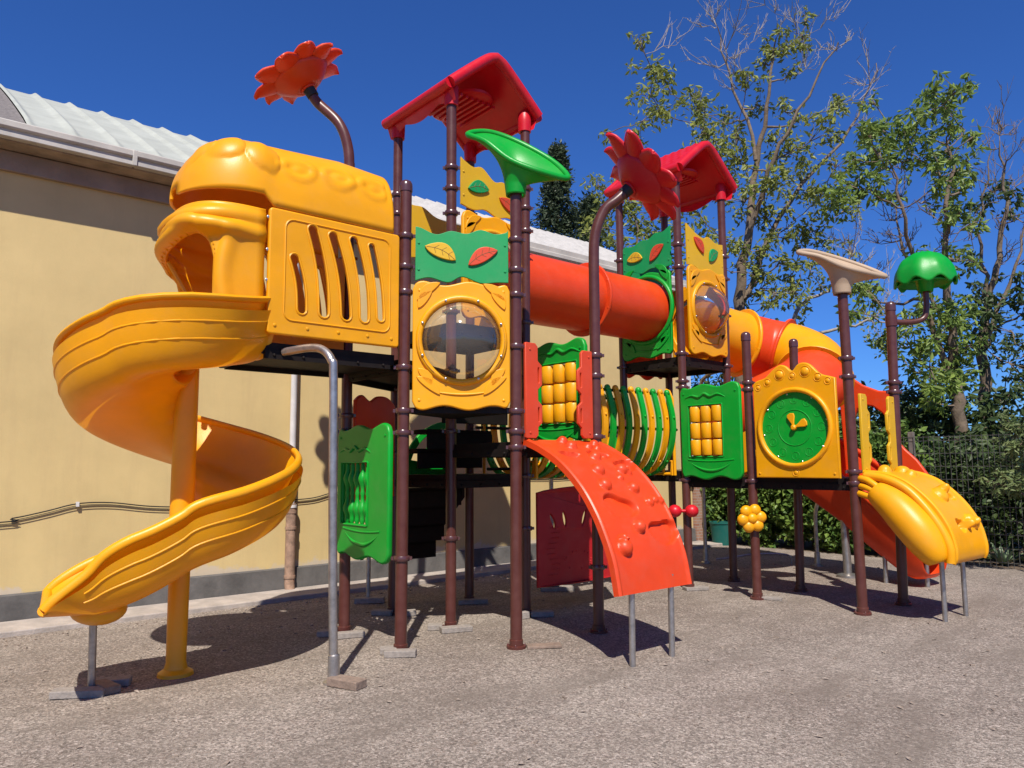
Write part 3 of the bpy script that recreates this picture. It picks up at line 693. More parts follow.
m.tube(side,[.02+.165*math.sin(PI*(.12+.80*i/(n-1)))**.6 for i in range(n)],20,sq=1.0)
edge=spl([V(3.61,b,z) for b,z in ((-2.42,1.43),(-2.62,1.40),(-2.82,1.30),(-2.99,1.12),(-3.12,.92),(-3.19,.74),(-3.19,.60))],8)
m.tube(edge,.045,12)
# filler body under the arc
def fb(u,v):
    i=v*(len(edge)-1); e=edge[int(i)]; s=side[min(len(side)-1,int(v*(len(side)-1)))]
    return (e.lerp(s,u))+V(.02,0,0)
m.grid(fb,6,30)
m.build('side_shell',Y,yc,smooth=60,solid=.02)
for k,(dz,db) in enumerate(((0,0),(-.075,.01),(-.15,.04))):
    m=M(); m.tube(spl([V(3.60,-2.36+db,1.40+dz),V(3.57,-2.46+db,1.38+dz),V(3.56,-2.58,1.30+dz*.8)],5),[.03,.034,.036,.036,.036,.036,.036,.036,.036,.034,.03],10); m.build('finger_ridge',Y,yc)
for x,b0 in ((3.82,-3.03),(4.28,-3.06)): m=M(); m.tube([(x,b0,0),(x,b0,.72)],.024,12); m.build('steel_leg',ST,S)

# ---- roofs
def roof(x0,x1,y0,y1,zp,ze,cups):
    cx=(x0+x1)/2; hw=(x1-x0)/2
    o=M()
    def top(u,v):
        s=u*2-1; x=cx+s*hw; k=abs(s)
        z=zp-(zp-ze)*(k**1.08); z-=.04*math.exp(-(k/.10)**2)
        y=y0+(y1-y0)*v; e=min(v,1-v)*(y1-y0)
        if e<.08: z-=.035*(1-e/.08)**2
        # tiles
        if e>.10 and .08<k<.9:
            row=(k*7)%1; z+=.014*row
            z+=.006*math.cos(v*2*PI*10+(PI if int(k*7)%2 else 0))
        return V(x,y,z)
    o.grid(top,91,70)
    def und(u,v):
        p=top(u,v); s=abs(u*2-1); e=min(v,1-v); q=.045+.05*min(1,e/.12)*(1-s)
        return V(p.x,p.y,zp-(zp-ze)*(s**1.08)-.10-.0*q)
    o.grid(und,41,20)
    # thick rounded rim: both gables and both eaves
    for y in (y0,y1): o.tube([V(cx+s*hw,y,zp-(zp-ze)*abs(s)**1.08-.055-.03*math.exp(-(s/.1)**2)) for s in [i/30*2-1 for i in range(31)]],.058,12)
    for s in (-1,1):
        o.tube([V(cx+s*hw,y0+(y1-y0)*i/20,ze-.055) for i in range(21)],.058,12)
        # scalloped skirt
        vs=[];fs=[];N=40
        for i in range(N+1):
            y=y0+(y1-y0)*i/N; t=i/N; d=.10+.07*abs(math.cos(t*PI*2))
            vs+= [V(cx+s*(hw-.01),y,ze-.05),V(cx+s*(hw-.07),y,ze-.05-d)]
        for i in range(N): fs.append((2*i,2*i+1,2*i+3,2*i+2))
        o.add(vs,fs)
    ob=o.build('roof',RR,S,smooth=40)
    q=M(); q.rev([(.30,0),(.33,.02),(.33,.05),(.30,.06)],32,fr=lambda p:V(cx,(y0+y1)/2,zp-.42)+V(p.x*.9,p.y*1.3,p.z)); 
    for k in range(7):
        q.box((cx+(k-3)*.075,(y0+y1)/2,zp-.44),(.03,.62,.03))
    q.build('ceiling_relief',RR,ob)
    for x,y in cups:
        q=M(); q.rev([(.058,-.10),(.072,-.10),(.076,0),(.078,.10),(.05,.14)],20,o=(x,y,5.36)); q.build('post_socket',RR,ob)
    return ob
roof(-.09,1.12,-.13,1.13,6.0,5.50,[(.01,-.01),(1.0,-.03),(.01,1.02),(1.04,1.02)])
roof(3.45,4.70,-.30,.96,5.97,5.47,[(3.55,-.165),(4.59,-.155),(3.56,.84),(4.56,.82)])

# ---- flowers on the bent posts
def flower(c,n,mt,rad=.50,npet=10,ph=0):
    c=Vector(c); n=n.normalized(); u=n.orthogonal().normalized(); v=n.cross(u)
    e=empty('flower_head'); e.parent=S
    m=M(); 
    def cup(uu,vv):
        a=2*PI*uu; r=.08+.23*vv**.8; return c+(u*math.cos(a)+v*math.sin(a))*r+n*(-.10+.15*vv**1.3)
    m.grid(cup,28,8,cu=True); m.tube([c-n*.11,c-n*.02],[.080,.10],16)
    m.build('flower_cup',mt,e,solid=.012)
    for k in range(npet):
        a=ph+2*PI*k/npet; d=u*math.cos(a)+v*math.sin(a); s=d.cross(n); l=rad*(1+.06*math.sin(k*5.1)); lift=.10 if k%2 else .16
        q=M()
        def pet(x,y,d=d,s=s,l=l,lift=lift):
            r=.10+(l-.10)*y; wd=.140*math.sin(PI*min(1,(.16+.80*y)))**.75*(1 if y<.86 else math.sqrt(max(.02,1-((y-.86)/.145)**2))); t=(x*2-1)
            return c+d*r+s*(t*wd)+n*(.02+lift*.45*y-.05*(y>.9)*(y-.9)*4 +.045*t*t*(1-y*.3))
        q.grid(pet,9,16); q.build('petal',mt,e,smooth=70,solid=.020,off=0)
    return e
flower(f1c,f1n,O); flower(f2c,f2n,RR,.54,10,.2)
# black sleeves
for c,n in ((f1c,f1n),(f2c,f2n)):
    m=M(); m.tube([c-n*.19,c-n*.08],[.060,.064],16); m.build('stem_sleeve',BLACK,S)

# ---- trumpet cups on posts
def trumpet(base,mt,name='trumpet_cup',k=1.0,zf=1.0):
    base=Vector(base)
    ctrl=[(.48,.0,.165),(.35,.18,.40),(.03,.25,.62),(-.25,.20,.70),(-.44,.02,.60),(-.27,-.11,.47),(-.05,-.16,.275),(.23,-.15,.165)]
    ctrl=[(x,y,.165+(z-.165)*zf+(.03 if zf<1 else 0)) for x,y,z in ctrl]
    rim=[Vector(p)*k for p in smoothpoly([V(*c) for c in ctrl],6,True)]; N=len(rim)
    def f(uu,vv):
        i=int(round(uu*N))%N; p=rim[i]; a=math.atan2(p.y,p.x)
        c=V(math.cos(a),math.sin(a),0)
        if vv<.22: q=c*(.074+.012*vv/.22)+V(0,0,.10*vv/.22)
        else:
            t=(vv-.22)/.78; A=c*.086+V(0,0,.10); B=c*.12+V(0,0,.10+(p.z-.10)*.72); q=A*(1-t)**2+B*2*t*(1-t)+p*t*t
        return base+RGT*q.x+FWD*q.y+V(0,0,q.z)
    m=M(); m.grid(f,N,26,cu=True)
    m.tube([base+RGT*p.x+FWD*p.y+V(0,0,p.z) for p in rim],.012,8,closed=True)
    return m.build(name,mt,S,smooth=70,solid=.016,off=1)
trumpet((.01,-1.015,4.02),G)
trumpet((3.565,-2.30,3.38),BG,zf=.64)
# mushroom on side arm
b=V(4.50,-2.41,0); e=V(4.82,-2.68,0)
m=M(); dirn=(e-b).normalized()
m.tube(spl([b+V(0,0,3.17)+dirn*.04,b+V(0,0,3.17)+dirn*.25,b+dirn*.38+V(0,0,3.22),e+V(0,0,3.36),e+V(0,0,3.60)],8),.032,12); m.build('mushroom_arm',MA,S)
m=M(); m.rev([(.063,3.12),(.063,3.24)],20,o=b); m.build('arm_collar',MA,S)
mu=M()
def dome(uu,vv):
    a=2*PI*uu; r=.305*math.sin(PI/2*vv*1.0)*(1+.03*math.sin(8*a)*vv**4); z=3.97-.27*(1-math.cos(PI/2*vv))-.09*vv**3+.035*vv**3*math.sin(8*a+1)
    z+=.010*max(0,math.sin(a*6)*math.sin(vv*14))*(vv<.85)
    return e+V(r*math.cos(a),r*math.sin(a),z)
mu.grid(dome,64,26,cu=True)
def und(uu,vv):
    a=2*PI*uu; r=.285-.225*vv; z=3.62+.10*math.sin(PI*vv*.7)-.06*vv+.0; return e+V(r*math.cos(a),r*math.sin(a),z if vv<.99 else 3.52)
mu.grid(und,48,10,cu=True); mu.build('mushroom_cap',G,S,smooth=60,solid=.018)
# small ornaments
m=M(); c=V(3.50,-1.13,.93); fr=frame(c,RGT,-FWD)
m.ball((0,0,.02),.062,fr=fr,sc=(1,1,.7))
for k in range(6): a=R(60*k+8); m.ball((.102*math.cos(a),.102*math.sin(a),0),.071,fr=fr,sc=(1,1,.7))
m.build('flower_knob',Y,S,smooth=80)
m=M()
for s_ in (-.15,.06): m.ball(V(3.53,-.17,.98)-FWD*.09+RGT*(s_),.085,seg=20,rings=12,sc=(1,1,.92))
m.tube([V(3.53,-.17,.98)-FWD*.09-RGT*.12,V(3.53,-.17,.98)-FWD*.09+RGT*.06],.02,8); m.build('spinning_beads',RR,S,smooth=80)

# ---- support bends (steel)
def bent(pts,r=.032,foot=True,name='steel_support'):
    m=M(); m.tube(spl(pts,8),r,14); o=m.build(name,ST,S)
    if foot:
        p=Vector(pts[0]); q=M(); q.rev([(.075,0),(.075,.015),(.045,.03),(.042,.20),(r,.21)],18,o=p); q.build('foot_sleeve',ST,o)
    return o
bent([(-1.69,-.92,0),(-1.72,-.92,1.2),(-1.735,-.92,2.22),(-1.745,-.90,2.36),(-1.77,-.80,2.45),(-1.82,-.66,2.475),(-1.92,-.44,2.46)])
bent([(5.87,1.21,0),(5.87,1.21,2.0),(5.86,1.20,2.75),(5.85,1.08,2.96),(5.82,.8,3.02),(5.7,.35,2.98)],.03)
bent([(6.8,-.16,0),(6.8,-.16,.4),(6.80,-.17,.82),(6.82,-.25,.99),(6.86,-.48,1.02)],.03)
m=M(); m.tube([(6.03,-1.0,0),(6.03,-.98,1.05)],[.055,.05],16); m.rev([(.15,0),(.15,.03),(.09,.05)],18,o=(6.03,-1,0)); m.build('steel_support',ST,S)
m=M(); m.tube([(6.18,-1.1,0),(6.18,-1.1,.95)],.04,12); m.build('steel_support',ST,S)
for p in ((5.87,-1.58),(5.92,-2.07)): m=M(); m.tube([(*p,0),(*p,.52 if p[1]>-1.8 else .40)],.028,12); m.build('steel_leg',ST,S)

# ---- enclosed turning slide on the far side
TS=empty('tube_slide'); TS.parent=S
path=spl([V(4.60,.33,3.46),V(5.1,.32,3.42),V(5.5,.26,3.38),V(5.9,.02,3.28),V(6.02,-.35,3.15),V(5.84,-.74,2.92),V(5.42,-.92,2.64),V(5.04,-.76,2.42),V(4.88,-.38,2.24),V(4.98,.05,2.10),V(5.35,.30,2.02),V(5.8,.30,1.85),V(6.15,.05,1.72)],8)
N=len(path)
cuts=[0,17,29,46,N-1]
for i,(a,b_) in enumerate(zip(cuts[:-1],cuts[1:])):
    curvetube(path[a:b_+1],.46,'slide_section',[Y,O,Y,O][i],False,i<3,TS)
# open chute
def chute(path,w0,wall,mt,name,parent,outer=None,dip=.0,nu=25,thick=.022,lip=.035,inner=None,up=V(0,0,1),belly=.0):
    P=[Vector(p) for p in path]; n=len(P); fr_=[]
    for i in range(n):
        t=(P[min(i+1,n-1)]-P[max(i-1,0)]); t.z=0; t.normalize(); fr_.append((P[i],V(-t.y,t.x,0)))   # left-hand side
    def prof(u,v,off=0):
        i=min(n-1,v*(n-1)); i0=int(i); i1=min(i0+1,n-1); f=i-i0; c=fr_[i0][0].lerp(fr_[i1][0],f); l=fr_[i0][1].lerp(fr_[i1][1],f)
        wl=(outer(v) if outer else wall); wr=(inner(v) if inner else wall)
        # u 0..1 : left rim -> floor -> right rim
        s=u*2-1; wdt=(w0(v) if callable(w0) else w0)
        x=wdt*(abs(s)**.62)*(1 if s>0 else -1) if abs(s)<1 else wdt*s
        hgt=(wl if s<0 else wr)*(abs(s)**3.2)
        return c-l*x+V(0,0,hgt-off*(1-abs(s)**4))
    return prof,n
cp=spl([V(6.22,-.05,1.62),V(6.30,-.45,1.45),V(6.26,-.95,1.18),V(6.15,-1.45,.84),V(6.03,-1.90,.54),V(5.99,-2.06,.45),V(5.98,-2.16,.44)],8)
pf,n=chute(cp,.40,.36,O,'chute',S,outer=lambda v:.62-.34*v,inner=lambda v:.40-.16*v)
m=M(); m.grid(lambda u,v:pf(u,v),27,60); ch=m.build('open_chute',O,TS,smooth=60,solid=.03)
for s in (0,1):
    q=M(); q.tube([pf(s,i/50) for i in range(51)],.035,10); q.build('chute_rim',O,ch)
m=M(); m.grid(lambda u,v:pf(u,v,.10+.30*math.sin(PI*min(1,.25+.62*v)))-V(0,0,.05),17,50); m.build('chute_underside',O,TS,smooth=60)
pl=[(.88,1.40),(1.02,1.40),(1.03,2.16),(1.10,2.33),(1.20,2.38),(1.32,2.35),(1.44,2.25),(1.50,2.17),(1.52,1.70),(1.56,1.0),(1.9,.9),(2.06,1.2),(1.98,1.42),(1.86,1.60),(1.72,1.74),(1.63,1.85),(1.62,2.2),(1.62,2.52),(1.58,2.54),(1.40,2.57),(1.2,2.66),(1.02,2.80),(.90,2.84),(.84,2.6)]
vs,fs=curve_panel([pl],.06,.02,2); m=M(); m.add([V(6.36+v.z,-v.x,v.y) for v in vs],fs); m.build('chute_guard',O,TS,smooth=50)

# ---- yellow spiral slide
SP=empty('spiral_slide'); SP.parent=S
C0=V(-2.48,.09,0)
hp=[V(-2.10,-.04,2.50)]
def hpt(phi,z,r=.50): return C0+V(r*math.cos(R(phi)),r*math.sin(R(phi)),0)+V(0,0,z)
pts=[V(-2.12,-.05,2.50),V(-2.26,-.10,2.47)]
ZE=.74
for k in range(0,13):
    ph=-112-30*k; t=(ph+112)/-366
    if ph<-478: break
    pts.append(hpt(ph,2.36-(2.36-ZE-.14)*t,.46-.035*t))
pts=[p for p in pts]
last=pts[-1]
pts+=[V(-2.92,-.26,ZE+.02),V(-3.14,-.20,ZE-.04),V(-3.40,-.15,ZE-.09)]
cp=spl(pts,8)
def outer(v): return .40-.06*v if v<.88 else (.347-.31*((v-.88)/.12)**1.3)
def inner(v): return (.34-.18*min(1,v/.08)) if v<.86 else .16+.10*math.sin(PI*(v-.86)/.14)-.12*((v-.86)/.14)
def wd(v): return .43 if v<.86 else .43-.03*(v-.86)/.14
def spchute(path):
    P=path; n=len(P); FR=[]
    for i in range(n):
        t=(P[min(i+1,n-1)]-P[max(i-1,0)]); t.z=0; t.normalize(); FR.append((P[i],V(-t.y,t.x,0)))
    def prof(u,v,low=False):
        i=min(n-1.0001,v*(n-1)); i0=int(i); f=i-i0; c=FR[i0][0].lerp(FR[i0+1][0],f); l=FR[i0][1].lerp(FR[i0+1][1],f)
        s=u*2-1; W=wd(v); x=W*math.copysign(abs(s)**.70,s)
        h=(outer(v) if s<0 else inner(v))*abs(s)**2.6
        if low:
            e=abs(s)
            h=(outer(v) if s<0 else inner(v))*max(0,(e-.12)/.88)**3.2-(.085+.02*math.sin(PI*min(1,e)))*(1-.8*max(0,(v-.93)/.07))
            x=(W+.035)*math.copysign(abs(s)**.60,s)
        return c+l*(-x)+V(0,0,h)
    return prof
pf=spchute(cp)
NV=150
m=M(); m.grid(lambda u,v:pf(u,v),29,NV)
m.grid(lambda u,v:pf(1-u,v,True),29,NV)
m.grid(lambda u,v:pf(u,0) if v<.5 else pf(u,0,True),29,2); m.grid(lambda u,v:pf(u,1,True) if v<.5 else pf(u,1),29,2)
body=m.build('slide_trough',Y,SP,smooth=50)
for s,off in ((0,1),(1,1)):
    q=M(); q.tube([pf(s,i/120)+V(0,0,.0) for i in range(121)],.034,12,sq=.75); q.build('slide_rim',Y,SP)
q=M(); q.tube([pf(u/20,1.0) for u in range(21)],.034,12); q.build('exit_lip',Y,SP)
# moulded ribs along the outer flank
q=M()
for u0 in (.030,.085):
    q.tube([pf(u0,.02+i/120*.93,True) +(pf(u0,.02+i/120*.93,True)-pf(.3,.02+i/120*.93,True)).normalized()*-.004 for i in range(121)],.007,8)
q.build('moulded_rib',Y,SP)
# nose bump under the exit
q=M(); q.ball(pf(.5,.93)+V(0,0,-.10),.14,sc=(1.25,1.9,.75),seg=20,rings=12); q.build('exit_foot_block',Y,SP,smooth=80)
m=M(); m.rev([(.13,0),(.125,.025),(.085,.05),(.072,.10),(.078,.95),(.078,1.35)],24,o=C0); m.rev([(.088,.99),(.088,2.36)],24,o=C0)
m.build('slide_column',Y,SP)
m=M(); m.tube([(-3.06,.03,0),(-3.08,.0,.58)],.026,12); m.rev([(.07,.0),(.07,.012),(.03,.02)],16,o=(-3.06,.03,0)); m.build('steel_leg',ST,SP)

# ---- slide hood
HD=empty('slide_hood'); HD.parent=S
# slotted side panels
def slotp(x0,y0,x1,y1,w,bow):
    n=8; L=[];Rr=[]
    for i in range(n+1):
        t=i/n; cx=x0+(x1-x0)*t+bow*math.sin(PI*t); cy=y0+(y1-y0)*t; L.append((cx-w/2,cy)); Rr.append((cx+w/2,cy))
    top=[(Rr[-1][0]-w*.5+w*.5*math.cos(a),Rr[-1][1]+w*.5*math.sin(a)) for a in [PI*i/6 for i in range(1,6)]]
    bot=[(L[0][0]+w*.5-w*.5*math.cos(a),L[0][1]-w*.5*math.sin(a)) for a in [PI*i/6 for i in range(1,6)]]
    return Rr+top+L[::-1]+bot
for side in (-1,1):
    fr=(lambda p:V(-2.10+p.x,-.485-p.z,2.58+p.y)) if side<0 else (lambda p:V(-2.10+p.x,.46+p.z,2.58+p.y))
    m=M(); outl=rrect(0,0,1.18,1.0,.03)
    sl=[slotp(.28,.22,.21,.62,.085,.02),slotp(.47,.22,.36,.88,.095,.03),slotp(.67,.22,.54,.86,.095,.03),slotp(.84,.22,.73,.86,.09,.03),slotp(.995,.24,.90,.84,.075,.02)]
    vs,fs=curve_panel([outl]+sl,.045,.014,3); m.add(vs,fs,fr)
    m.tube([(p[0],p[1],.046) for p in rrect(.13,.12,1.08,.93,.07)],.008,6,closed=True,fr=fr)
    for s in sl: m.tube([(p[0],p[1],.044) for p in s],.010,6,closed=True,fr=fr)
    bolts(m,[(.06,.07),(.33,.07),(.60,.07),(.87,.07),(1.1,.07)],lambda p:fr(p+V(0,0,.045)),.014)
    m.build('slotted_side_panel',Y,HD,smooth=50)
# roof arch with bulging brow
def crest(a):
    pts=[(-.98,4.19),(-1.4,4.22),(-1.9,4.19),(-2.3,4.17),(-2.42,4.12),(-2.53,4.02),(-2.61,3.88),(-2.65,3.72)]
    for (x0,z0),(x1,z1) in zip(pts[:-1],pts[1:]):
        if x1<=a<=x0: return z0+(z1-z0)*(a-x0)/(x1-x0)
    return pts[-1][1] if a<pts[-1][0] else pts[0][1]
def hroof(u,v):
    # v: from back (-.98) to nose; u: across
    a=-.98-1.665*v
    if a>-2.15: hw=.50; 
    else: hw=.50*(max(.0,1-((-2.15-a)/.50)**2.0))**.5 
    hw=max(hw,.02)
    zb=3.59+.085*min(1,max(0,(-2.06-a)/.08)); zt=crest(a); th=PI*(1-u); c,s=math.cos(th),math.sin(th)
    x=hw*math.copysign(abs(c)**.65,c); z=zb+(zt-zb)*abs(s)**.75
    p=V(a,-x*-1,z) if False else V(a,x,z)
    # brow bumps and scroll relief
    d=0
    for aa,uu,r in ((-2.52,.34,.09),(-2.38,.25,.12),(-2.14,.20,.13)):
        q=((a-aa)**2+((u-uu)*1.2)**2)/r**2
        if q<1: d+=.035*math.sqrt(1-q)
    if -2.05<a<-1.05:
        y=.17+.035*math.sin((a+2)*9); q=abs(u-y); d+=.012*math.exp(-(q/.012)**2)
        for ac in (-1.85,-1.5,-1.16):
            rr=math.hypot((a-ac)/.13,(u-.17)/.055); d+=.013*math.exp(-((rr-1)/.22)**2)+.012*math.exp(-(rr/.35)**2)
    return p+V(0,-c*-1*d,s*d)
m=M(); m.grid(lambda u,v:hroof(1-u,v),80,110)
m.build('hood_roof',Y,HD,smooth=60,solid=.025)
# face: layered lips around the mouth, in plan a rounded U
def plan(t,ex=0):
    th=PI*(t-.5); c=math.cos(th); s=math.sin(th)
    return V(-2.12-(.52+ex)*abs(c)**.55,(.475+ex*.6)*math.copysign(abs(s)**.75,s),0)
def zt(u): return 3.39-.20*((u-.16)/.70)-.25*abs((u-.51)/.35)**8
def bulge(z,t):
    f=math.sin(PI*t)**.5; q=min(max(t,.19),.86)
    b=.085*math.exp(-((z-3.50+.06*t)/.045)**2)+.10*math.exp(-((z-zt(min(max(t,.24),.80))-.045)/.055)**2)
    b+=.05*math.exp(-((z-3.42+.5*(t-.35)**2)/.03)**2)
    b*=.30+.70*f
    if z<3.45 and t<.2: b+=.045*math.exp(-((t-.085-.035*math.sin((z-2.7)*5))/.030)**2)*min(1,(3.45-z)/.15)
    return b
def face(u,v):
    z=2.60+.98*v
    p=plan(u,bulge(z,u)-.02)
    p.z=z-.02*max(0,(z-3.05)/.5)
    return p
def fmask(u,v):
    z=2.60+.98*v
    return not(.16<u<.86 and z<zt(u))
m=M(); m.grid(face,120,80,mask=fmask)
m.build('hood_face',Y,HD,smooth=60,solid=.03)
rimp=[]
for i in range(41):
    k=i/40; u=.16+.70*k; rimp.append(face(u,(zt(u)-2.60)/.98))
edgeL=[face(.16,v) for v in [j/8*.54 for j in range(9)]]; edgeR=[face(.86,v) for v in [j/8*.34 for j in range(9)]][::-1]
m=M(); m.tube(edgeL+rimp+edgeR,.026,10); m.build('mouth_rim',Y,HD)
m=M(); m.tube([(-2.60,.28,3.22),(-2.38,-.02,2.66)],.022,8); m.build('mouth_bar',Y,HD)
m=M(); bolts(m,[(0.03,.12),(.03,.38),(.03,.62),(.03,.88)],lambda p:V(-2.135+p.x,-.51-p.z,2.62+p.y),.013); bolts(m,[(-.12,.0),(-.32,.0)],lambda p:V(-2.13+p.x,-.48-p.z,2.66+p.y),.013); m.build('hood_bolts',BOLT,HD)
# inner orange panel at the end of the hood (far wall of the deck)
# ================================================================== PAVERS UNDER FEET (loose)
def paver(x,y,sx,sy,sz,rz,label,z=0):
    m=M(); m.box((0,0,sz/2+.002),(sx,sy,sz)); o=m.build('paving_block',CONC,smooth=0,bevel=.006); o.location=(x,y,z); o.rotation_euler=(0,R(random.uniform(-2,2)),R(rz)); prop(o,label,'paving block','loose paving blocks at the feet of the play structure'); return o
def near(P,dr,df): q=V(P[0],P[1],0)+RGT*dr-FWD*df; return q.x,q.y
A0=HEAD-90
paver(*near(P2,.02,.14),.26,.09,.055,A0,'grey block in front of the leftmost tall maroon front post with a rounded cap')
paver(*near(P2,-.10,.02),.14,.12,.05,A0+10,'small grey block left of the front post with a rounded cap')
paver(*near(P1,.07,.16),.30,.10,.05,A0+22,'long grey block before the post under the green baluster panel')
paver(*near(P1,-.14,.08),.16,.12,.05,A0-5,'grey block left of the post under the green baluster panel')
paver(*near(P3,.06,.13),.30,.11,.05,A0+20,'long grey block before the sunlit post between the two front posts')
paver(*near(P3,-.15,.03),.14,.12,.05,A0+5,'small grey block left of the sunlit post between the two front posts')
paver(*near(P4,.05,.10),.34,.12,.05,A0+4,'dark shaded block at the rear post nearest the wall')
paver(*near(P14,-.10,.05),.22,.12,.05,A0-10,'shaded block at the rear left post beside the stairs')
paver(*near(P14,.16,.10),.20,.12,.05,A0+12,'shaded block just right of the rear left post')
paver(*near(P6,.16,.02),.24,.12,.05,A0+8,'block beside the black post left of the dark red panel')
paver(*near(P6,-.02,.13),.09,.09,.07,A0+20,'small pale block before the black post left of the dark red panel')
paver(*near(P5,.24,-.01),.30,.12,.025,A0+4,'thin brown slab beside the foot of the central front post').data.materials[0]=BROWN
paver(*near(P8,.07,.02),.30,.14,.04,A0+12,'grey slab just right of the foot of the red climber')
paver(*near(P10,.15,.05),.22,.12,.03,A0-25,'flat block at the foot of the post with the yellow flower knob')
paver(*near((.16,1.82),.03,.06),.34,.12,.06,A0+2,'dark block at the thin steel leg behind the baluster panel')
paver(*near((2.3,.98),.05,.05),.42,.16,.05,A0+3,'dark block under the steel leg below the dark red panel')
o=paver(-1.66,-1.06,.27,.12,.06,A0+62-90,'brown tilted block under the near bent steel support'); o.data.materials[0]=BROWN
paver(-3.15,-.03,.34,.12,.05,A0+12,'pale block left of the leg under the spiral slide exit')
paver(-2.98,.0,.26,.11,.05,A0-40,'brown angled block under the leg of the spiral slide exit').data.materials[0]=BROWN
paver(-2.90,.10,.22,.12,.05,A0+16,'pale block right of the leg under the spiral slide exit')

# ================================================================== SETTING
m=M(); m.add([(-300,-300,0),(400,-300,0),(400,400,0),(-300,400,0)],[(0,1,2,3)]); o=m.build('far_ground',SOIL,smooth=0); o.location=(0,0,-.012); prop(o,kind='structure')
def gz(x,y): return .012*noise.noise(V(x*.5,y*.5,0))
m=M(); m.add([(-30,-30,0),(8.5,-30,0),(8.5,2.5,0),(-30,2.5,0)],[(0,1,2,3)]); prop(m.build('play_surface',GROUND,smooth=0),kind='structure')
m=M(); m.box((-10.9,2.79,.0),(38.4,.58,.10)); m.box((8.4,2.9,0),(.2,.3,.05)); prop(m.build('concrete_path',STRIP,smooth=0,bevel=.01),kind='structure')

# ---- building
B=empty('building',(0,3.15,0)); prop(B,'long cream rendered hall with a ribbed pale roof and white gutter behind the slides','building')
BX0,BX1=-14,8.22
def bl(m,n,mt,**k): o=m.build(n,mt,B,**k); return o
m=M(); m.box(((BX0+BX1)/2,3.0,2.5),(BX1-BX0,6,5.0)); bl(m,'wall',WALL,smooth=0)
m=M(); 
m.add([(BX0,-.07,-.02),(BX1,-.07,-.02),(BX1,-.045,.29),(BX0,-.045,.29),(BX0,.02,.31),(BX1,.02,.31)],[(0,1,2,3),(3,2,5,4)]); bl(m,'wall_skirting',SKIRT,smooth=0)
m=M(); m.box(((BX0+BX1)/2,-.03,4.76),(BX1-BX0,.06,.21)); bl(m,'fascia_board',EAVE,smooth=0,bevel=.006)
m=M(); m.box(((BX0+BX1)/2+.1,-.16,4.885),(BX1-BX0+.2,.32,.02)); bl(m,'soffit',SOFF,smooth=0)
m=M()
prof=[(-.30,4.895),(-.385,4.895),(-.395,4.90),(-.395,4.935),(-.365,4.945),(-.365,4.985),(-.40,4.99),(-.41,5.0),(-.41,5.05),(-.40,5.06),(-.30,5.06)]
n=len(prof); vs=[(x,y,z) for x in (BX0,-2.32) for y,z in prof]+[(x,y-.004,z) for x in (-2.30,BX1+.1) for y,z in prof]
fs=[(i,i+1,n+i+1,n+i) for i in range(n-1)]+[(2*n+i,2*n+i+1,3*n+i+1,3*n+i) for i in range(n-1)]
m.add(vs,fs); bl(m,'gutter',GUT,smooth=0,solid=.006)
m=M(); m.box((-2.31,-.385,4.975),(.05,.07,.18)); bl(m,'gutter_joint',GUT,bevel=.008)
# curved ribbed roof
def rz(y):  # roof height over distance from eave
    t=max(0,(y+.34)); t=min(t,6.5-t); return 5.08+.57*t-.010*t*t
def roofsheet(x0,x1,mt,name,pitch,amp,rib):
    m=M(); nx=int(min(900,(x1-x0)/(pitch/34))); ny=24
    def f(u,v):
        x=x0+(x1-x0)*u; y=-.36+6.55*v; k=((x-RX)/pitch)%1; d=min(k,1-k)*pitch
        h=amp*math.exp(-(d/rib)**2)+.0
        if v<.02: h=0
        return V(x,y,rz(y)+h)
    m.grid(f,nx,ny); return bl(m,name,mt,smooth=50)
RX=-3.30
roofsheet(BX0,-3.34,SLATE,'felt_roof_sheet',.9,.03,.05)
roofsheet(-3.33,.20,SKYL,'translucent_roof_sheet',.42,.045,.042)
roofsheet(.22,BX1+.15,ROOFM,'ribbed_roof_sheet',.25,.030,.018)
m=M(); m.box(((.22+BX1)/2,-.375,5.11),(BX1-.1,.02,.10)); bl(m,'roof_edge_trim',GUT,smooth=0,bevel=.004)
m=M(); m.add([(BX1+.002,0,5.0),(BX1+.002,6,5.0),(BX1+.002,2.9,6.75)],[(0,1,2)]); bl(m,'gable_end',WALL,smooth=0)
# downpipe
m=M(); m.tube([(-.25,-.10,1.10),(-.25,-.10,4.6),(-.25,-.34,4.90)],.040,14); dp=bl(m,'downpipe',WHITE)
m=M(); m.tube([(-.25,-.10,.10),(-.25,-.10,1.10)],.062,14); m.tube([(-.25,-.10,.10),(-.25,-.12,.02)],.062,14); q=m.build('clay_pipe_foot',RUST,dp)
for z in (1.05,.78,.18,.98): q=M(); q.tube([(-.25,-.10,z),(-.25,-.10,z+.035)],.070,14); q.build('pipe_collar',RUST if z<1 else WHITE,dp)
# cable
cab=[(-8,-.02,1.0),(-3.6,-.02,1.02),(-3.2,-.02,1.06),(-2.9,-.02,1.12),(-2.62,-.02,1.185),(-2.3,-.02,1.185),(-1.9,-.02,1.13),(-1.5,-.02,1.11),(-.9,-.02,1.13),(0,-.02,1.15),(.4,-.02,1.22),(1.2,-.02,1.27),(1.8,-.02,1.36),(2.6,-.02,1.36),(3.2,-.02,1.38),(4.5,-.02,1.36),(6,-.02,1.42),(8.0,-.02,1.45)]
m=M(); m.tube(spl([V(x,-.025,z) for x,_,z in cab],6),.0065,6); m.tube(spl([V(x,-.03,z-.022) for x,_,z in cab],6),.004,5); bl(m,'wall_cable',BLACK)
m=M(); m.box((-2.62,-.03,1.18),(.03,.03,.05)); bl(m,'cable_clip',WHITE)
